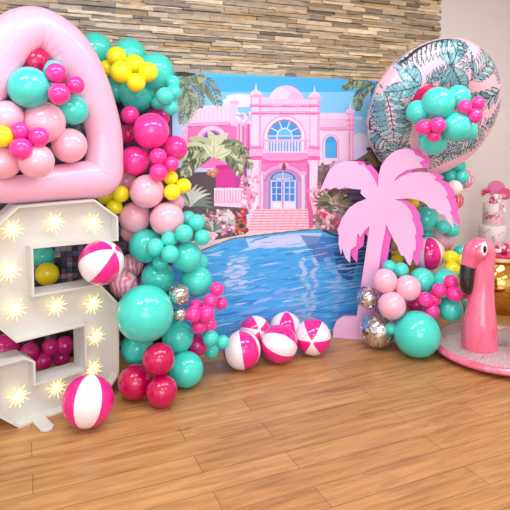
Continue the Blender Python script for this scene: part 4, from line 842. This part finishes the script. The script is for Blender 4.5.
foil = mat('glitter_clear_vinyl', (255, 216, 228), .22, coat=.6); nt = foil.node_tree; N = nt.nodes; b = N['Principled BSDF']
tc = [x for x in N if x.type == 'TEX_COORD'][0]
# crinkles run across the tube: stretch the noise along the radius
sx = N.new('ShaderNodeSeparateXYZ'); nt.links.new(tc.outputs['Object'], sx.inputs['Vector'])
at2 = N.new('ShaderNodeMath'); at2.operation = 'ARCTAN2'; nt.links.new(sx.outputs['Y'], at2.inputs[0]); nt.links.new(sx.outputs['X'], at2.inputs[1])
ln_ = N.new('ShaderNodeVectorMath'); ln_.operation = 'LENGTH'; nt.links.new(tc.outputs['Object'], ln_.inputs[0])
cb = N.new('ShaderNodeCombineXYZ'); nt.links.new(at2.outputs[0], cb.inputs['X']); nt.links.new(ln_.outputs['Value'], cb.inputs['Y'])
mp = N.new('ShaderNodeMapping'); mp.inputs['Scale'].default_value = (26, 7, 1); nt.links.new(cb.outputs[0], mp.inputs['Vector'])
nz = N.new('ShaderNodeTexNoise'); nz.inputs['Scale'].default_value = 1.6; nz.inputs['Detail'].default_value = 5; nz.inputs['Roughness'].default_value = .7; nz.inputs['Distortion'].default_value = .8; nt.links.new(mp.outputs['Vector'], nz.inputs['Vector'])
bpn = N.new('ShaderNodeBump'); bpn.inputs['Strength'].default_value = 1; bpn.inputs['Distance'].default_value = .03; nt.links.new(nz.outputs['Fac'], bpn.inputs['Height']); nt.links.new(bpn.outputs['Normal'], b.inputs['Normal'])
b.inputs['Metallic'].default_value = .25
fr = N.new('ShaderNodeValToRGB'); fr.color_ramp.elements[0].position = .3; fr.color_ramp.elements[0].color = (*lin((238, 140, 174)), 1); fr.color_ramp.elements[1].position = .52; fr.color_ramp.elements[1].color = (*lin((255, 236, 242)), 1); nt.links.new(nz.outputs['Fac'], fr.inputs['Fac']); nt.links.new(fr.outputs['Color'], b.inputs['Base Color'])
tr = N.new('ShaderNodeBsdfTransparent'); tr.inputs['Color'].default_value = (1, .86, .9, 1); mx = N.new('ShaderNodeMixShader'); mx.inputs['Fac'].default_value = .94
nt.links.new(tr.outputs[0], mx.inputs[1]); nt.links.new(b.outputs[0], mx.inputs[2]); nt.links.new(mx.outputs[0], N['Material Output'].inputs['Surface'])
ft = thing('flamingo_float', 'pink inflatable flamingo pool float on the floor in front of the gold plinth', 'pool float', (FCX, FCY, 0))
RO, RTU = .47, .225; RMID = RO - RTU
def half_torus(lo, hi, zs, squash):
    bm = bmesh.new(); SU, SV = 96, 14; rows = []
    for i in range(SU):
        a = 2 * PI * i / SU; rows.append([bm.verts.new(((RMID + RTU * math.cos(t)) * math.cos(a), (RMID + RTU * math.cos(t)) * math.sin(a), zs + RTU * (squash if math.sin(t) < 0 else .24) * math.sin(t))) for t in [lo + (hi - lo) * k / SV for k in range(SV + 1)]])
    for i in range(SU):
        for k in range(SV): bm.faces.new((rows[i][k], rows[(i + 1) % SU][k], rows[(i + 1) % SU][k + 1], rows[i][k + 1]))
    fix(bm); return bm
obj('ring_underside', half_torus(PI + .1, 2 * PI + .58, .05, .21), flam, ft, True)
obj('ring_top', half_torus(.55, PI - .1, .05, .24), foil, ft, True)
org = Vector((FCX, FCY, 0)); FD = 3.74
def fl(px, py, dd=0): return at_d(px, py, FD + dd) - org
NK = [(479.5, 357.5, 11), (479.5, 352.5, 15.6), (479.5, 342, 17.3), (480, 326, 16.4), (480.8, 308, 13.6), (482, 290, 11.4), (483.2, 273, 10.4), (483.8, 260, 10.8), (482.3, 251.5, 12.6), (478.5, 251, 13.2), (474, 254, 12), (470.5, 259.5, 8.7), (468, 266.5, 7)]
sm = catmull([(*fl(a, b_), r_ * FD / F) for a, b_, r_ in NK], 6)
bm = bmesh.new(); add_tube(bm, [q[:3] for q in sm], [q[3] for q in sm], 28, up=tuple(-FW)); fix(bm); obj('neck', bm, flam, ft, True)
BK = [(468.2, 265.5, 7), (467.2, 272, 7), (466.5, 280, 7), (466.8, 287, 6.2), (468, 292, 4.2), (469, 294.5, 1.2)]
sm = catmull([(*fl(a, b_), r_ * FD / F) for a, b_, r_ in BK], 5)
bm = bmesh.new(); add_tube(bm, [q[:3] for q in sm], [q[3] for q in sm], 24, up=tuple(-FW)); fix(bm); bo = obj('beak', bm, mat('black_vinyl', (18, 16, 18), .18, coat=.6), ft, True); bo['label'] = 'glossy black curved beak'
ew = mat('eye_white', (250, 246, 246), .2); ek = mat('eye_black', (14, 12, 14), .12)
for sgn in (1, -1):
    c = fl(484, 249, -.084) if sgn > 0 else fl(481.5, 250, .072)
    bm = bmesh.new(); add_sphere(bm, (0, 0, 0), 1, 20, 14, scale=(.023, .016, .050)); bmesh.ops.transform(bm, matrix=Matrix.Translation(c) @ Matrix.Rotation(-YAW, 4, 'Z'), verts=bm.verts[:]); e = obj('eye', bm, ew, ft, True)
    bm = bmesh.new(); add_sphere(bm, (0, 0, 0), 1, 18, 12, scale=(.0115, .012, .026)); bmesh.ops.transform(bm, matrix=Matrix.Translation(c + Vector(-FW if sgn > 0 else FW) * .0125 - RT * .0) @ Matrix.Rotation(-YAW, 4, 'Z'), verts=bm.verts[:]); obj('pupil', bm, ek, e, True)

# ------------------------------------------------------------------ gold plinth, cake board, cake
PD = 4.92; pb_ = at_d(497, 300, PD); PLX, PLY = pb_.x, pb_.y; PTOP = at_d(497, 252.5, PD).z; PRAD = 27 * PD / F
gold = mat('gold_mirror_sheet', (226, 178, 92), .1, metal=1, bump=(3, .18, .05))
pt = thing('plinth', 'gold mirrored cylinder plinth behind the flamingo float, carrying the cake', 'plinth', (PLX, PLY, 0))
bm = bmesh.new(); add_tube(bm, [(0, 0, 0), (0, 0, PTOP - .03)], PRAD, 64); fix(bm); o = obj('drum', bm, gold, pt); o.data.polygons.foreach_set('use_smooth', [len(f.vertices) == 4 for f in o.data.polygons])
bm = bmesh.new(); add_tube(bm, [(0, 0, PTOP - .03), (0, 0, PTOP)], PRAD + .012, 64); fix(bm); bevel(obj('top_disc', bm, mat('pale_gold_edge', (244, 222, 180), .3, metal=.4), pt))
board = mat('crimson_foil_board', (214, 30, 92), .25, coat=.4)
bm = bmesh.new(); add_tube(bm, [(0, 0, 0), (0, 0, .022)], PRAD * .97, 64); fix(bm); o = bevel(obj('cake_board', bm, board), .003); o.location = (PLX, PLY, PTOP + .0005); tag(o, 'round crimson cake board lying on the gold plinth', 'cake board')
icing = mat('white_icing', (250, 240, 240), .5, sss=.1, noise=(14, .02)); pinki = mat('pink_sugar', (244, 150, 190), .35); hoti = mat('hot_pink_sugar', (222, 40, 110), .3); whit = mat('white_sugar', (252, 246, 248), .3); lpi = mat('blush_sugar', (250, 190, 212), .4)
CZ = PTOP + .023; m_px = PD / F
ccx = at_d(492, 240, PD) - Vector((PLX, PLY, 0)); ckx, cky = PLX + ccx.x, PLY + ccx.y
kt = thing('cake', 'two tier white and pink party cake with a pink fan topper on the gold plinth', 'cake', (ckx, cky, CZ))
def tierm(z0, z1, r, dx=0):
    bm = bmesh.new(); pr_ = [(0, z0), (r, z0), (r, z1 - .012), (r - .004, z1 - .003), (r - .014, z1), (0, z1)]; S_ = 48; rows = []
    for q, z in pr_[1:-1]: rows.append([bm.verts.new((dx + q * math.cos(2 * PI * k / S_), q * math.sin(2 * PI * k / S_), z)) for k in range(S_)])
    for a, b_ in zip(rows[:-1], rows[1:]):
        for k in range(S_): bm.faces.new((a[k], a[(k + 1) % S_], b_[(k + 1) % S_], b_[k]))
    bm.faces.new(rows[0][::-1]); bm.faces.new(rows[-1]); fix(bm); return bm
z1 = at_d(492, 224.5, PD).z - CZ; z2 = at_d(492, 202, PD).z - CZ; r1 = 12.6 * m_px; r2 = 10 * m_px
obj('tier', tierm(0, z1, r1), icing, kt, True); obj('tier', tierm(z1 + .0003, z2, r2, .006), icing, kt, True)
TC = Vector((-PLX, -PLY, 0)).normalized(); TSX = Vector((-TC.y, TC.x, 0))          # towards the camera and to its right
def on(r, ang, z): a = math.radians(ang); return (TC * math.cos(a) + TSX * math.sin(a)) * r + Vector((0, 0, z))
krn = random.Random(4)
for nm, r, zlo, zhi, reps, m_ in (('icing_flourish', r2, z1 + .05, z2 - .02, 7, hoti), ('icing_flourish', r1, .05, z1 - .03, 3, pinki)):
    for q in range(reps):
        a0 = krn.uniform(-60, 40); zz = krn.uniform(zlo, zhi - .03); P_ = [on(r + .001, a0 + 34 * t + 5 * math.sin(9 * t + q), zz + .035 * t + .012 * math.sin(11 * t + q)) for t in [k / 14 for k in range(15)]]
        bm = bmesh.new(); add_tube(bm, P_, .0022, 6); fix(bm); obj(nm, bm, m_, kt, True)
# pink blush patch on the side of each tier
for r, zc, hh, a0, a1 in ((r2, z1 + .05, .05, -30, 60), (r1, .055, .045, 5, 75)):
    bm = bmesh.new(); g = []
    for i in range(13):
        a = a0 + (a1 - a0) * i / 12; h_ = hh * (.55 + .45 * math.sin(i * 1.7)) * math.sin(PI * (i + .6) / 13.2); g.append([bm.verts.new(on(r + .0012, a, zc + h_ * s_)) for s_ in (-1, -.4, .4, 1)])
    for a, b_ in zip(g[:-1], g[1:]):
        for k in range(3): bm.faces.new((a[k], b_[k], b_[k + 1], a[k + 1]))
    fix(bm); obj('blush_icing', bm, lpi, kt, True)
# the small dark number five iced on the lower tier
g5 = [(.012, .020), (-.010, .020), (-.010, .003), (.004, .004), (.012, -.006), (.006, -.018), (-.010, -.020)]
bm = bmesh.new(); add_tube(bm, [on(r1 + .002, 6 + u / r1 * 57.3, z1 * .52 + v) for u, v in g5], .0028, 6); fix(bm); obj('iced_five', bm, mat('dark_rose_icing', (120, 50, 70), .4), kt, True)
for q in range(26):                                      # sugar pearls heaped at the foot and on the top
    a = krn.uniform(10, 85); r = krn.choice((.010, .014, .018, .022)); rad_ = r1 + r + krn.uniform(.0, .012) ; lev = 0 if q < 14 else krn.uniform(.02, .055)
    bm = bmesh.new(); add_sphere(bm, on(rad_, a, r + lev), r, 14, 10); obj('sugar_pearl', bm, krn.choice((pinki, hoti, whit, whit, lpi)), kt, True)
for q in range(34):
    a = krn.uniform(-20, 100); r = krn.choice((.012, .015, .018, .021)); 
    bm = bmesh.new(); add_sphere(bm, on(krn.uniform(.03, r2), a, z2 + r + krn.choice((0, .012, .03, .045))), r, 14, 10); obj('sugar_pearl', bm, krn.choice((pinki, hoti, whit, whit, lpi)), kt, True)
for q in range(6):
    a = krn.uniform(38, 66); r = krn.choice((.011, .014, .017)); bm = bmesh.new(); add_sphere(bm, on(r2 + r * .7, a, z2 - .01 - q * .012), r, 14, 10); obj('sugar_pearl', bm, krn.choice((hoti, whit, lpi)), kt, True)
# paper fan toppers: pleated discs on sticks
def fan(a, rr, zc, R, m_, lab, rot=0):
    c = on(rr, a, zc); bm = bmesh.new(); S_ = 40; ce = [bm.verts.new(c + TC * s_) for s_ in (.003, -.003)]; ring_ = []
    for k in range(S_):
        t = 2 * PI * k / S_; ring_.append([bm.verts.new(c + (TSX * math.cos(t) + Vector((0, 0, 1)) * math.sin(t)) * R * (1 if k % 2 else .95) + TC * ((.007 if k % 2 else -.005) + s_)) for s_ in (.0015, -.0015)])
    for k in range(S_):
        j = (k + 1) % S_; bm.faces.new((ce[0], ring_[k][0], ring_[j][0])); bm.faces.new((ce[1], ring_[j][1], ring_[k][1])); bm.faces.new((ring_[k][0], ring_[k][1], ring_[j][1], ring_[j][0]))
    fix(bm); o = obj('fan_topper', bm, m_, kt); o['label'] = lab
    bm = bmesh.new(); add_tube(bm, [c - Vector((0, 0, R * .9)), Vector((c.x, c.y, z2 - .03))], .002, 6); fix(bm); obj('stick', bm, whit, o)
fan(130, .03, at_d(498, 188.5, PD).z - CZ, 8.6 * m_px, mat('pink_paper', (246, 150, 200), .6), 'pale pink pleated paper fan')
fan(80, .098, at_d(511, 193, PD).z - CZ, 6 * m_px, mat('rose_paper', (236, 120, 160), .6), 'rose pleated paper fan at the right')
bm = bmesh.new(); c = on(.060, -75, at_d(484, 193, PD).z - CZ)
for k in range(7):
    t = math.radians(35 + k * 30); add_tube(bm, [c, c + (TSX * math.cos(t) + Vector((0, 0, 1)) * math.sin(t)) * .022 + TC * .004, c + (TSX * math.cos(t) + Vector((0, 0, 1)) * math.sin(t)) * .055], [.003, .010, .002], 8)
fix(bm); o = obj('ribbon_bow', bm, hoti, kt, True); o['label'] = 'hot pink spiky bow on a stick'
bm = bmesh.new(); add_tube(bm, [c, Vector((c.x, c.y, z2 - .03))], .002, 6); fix(bm); obj('stick', bm, whit, o)
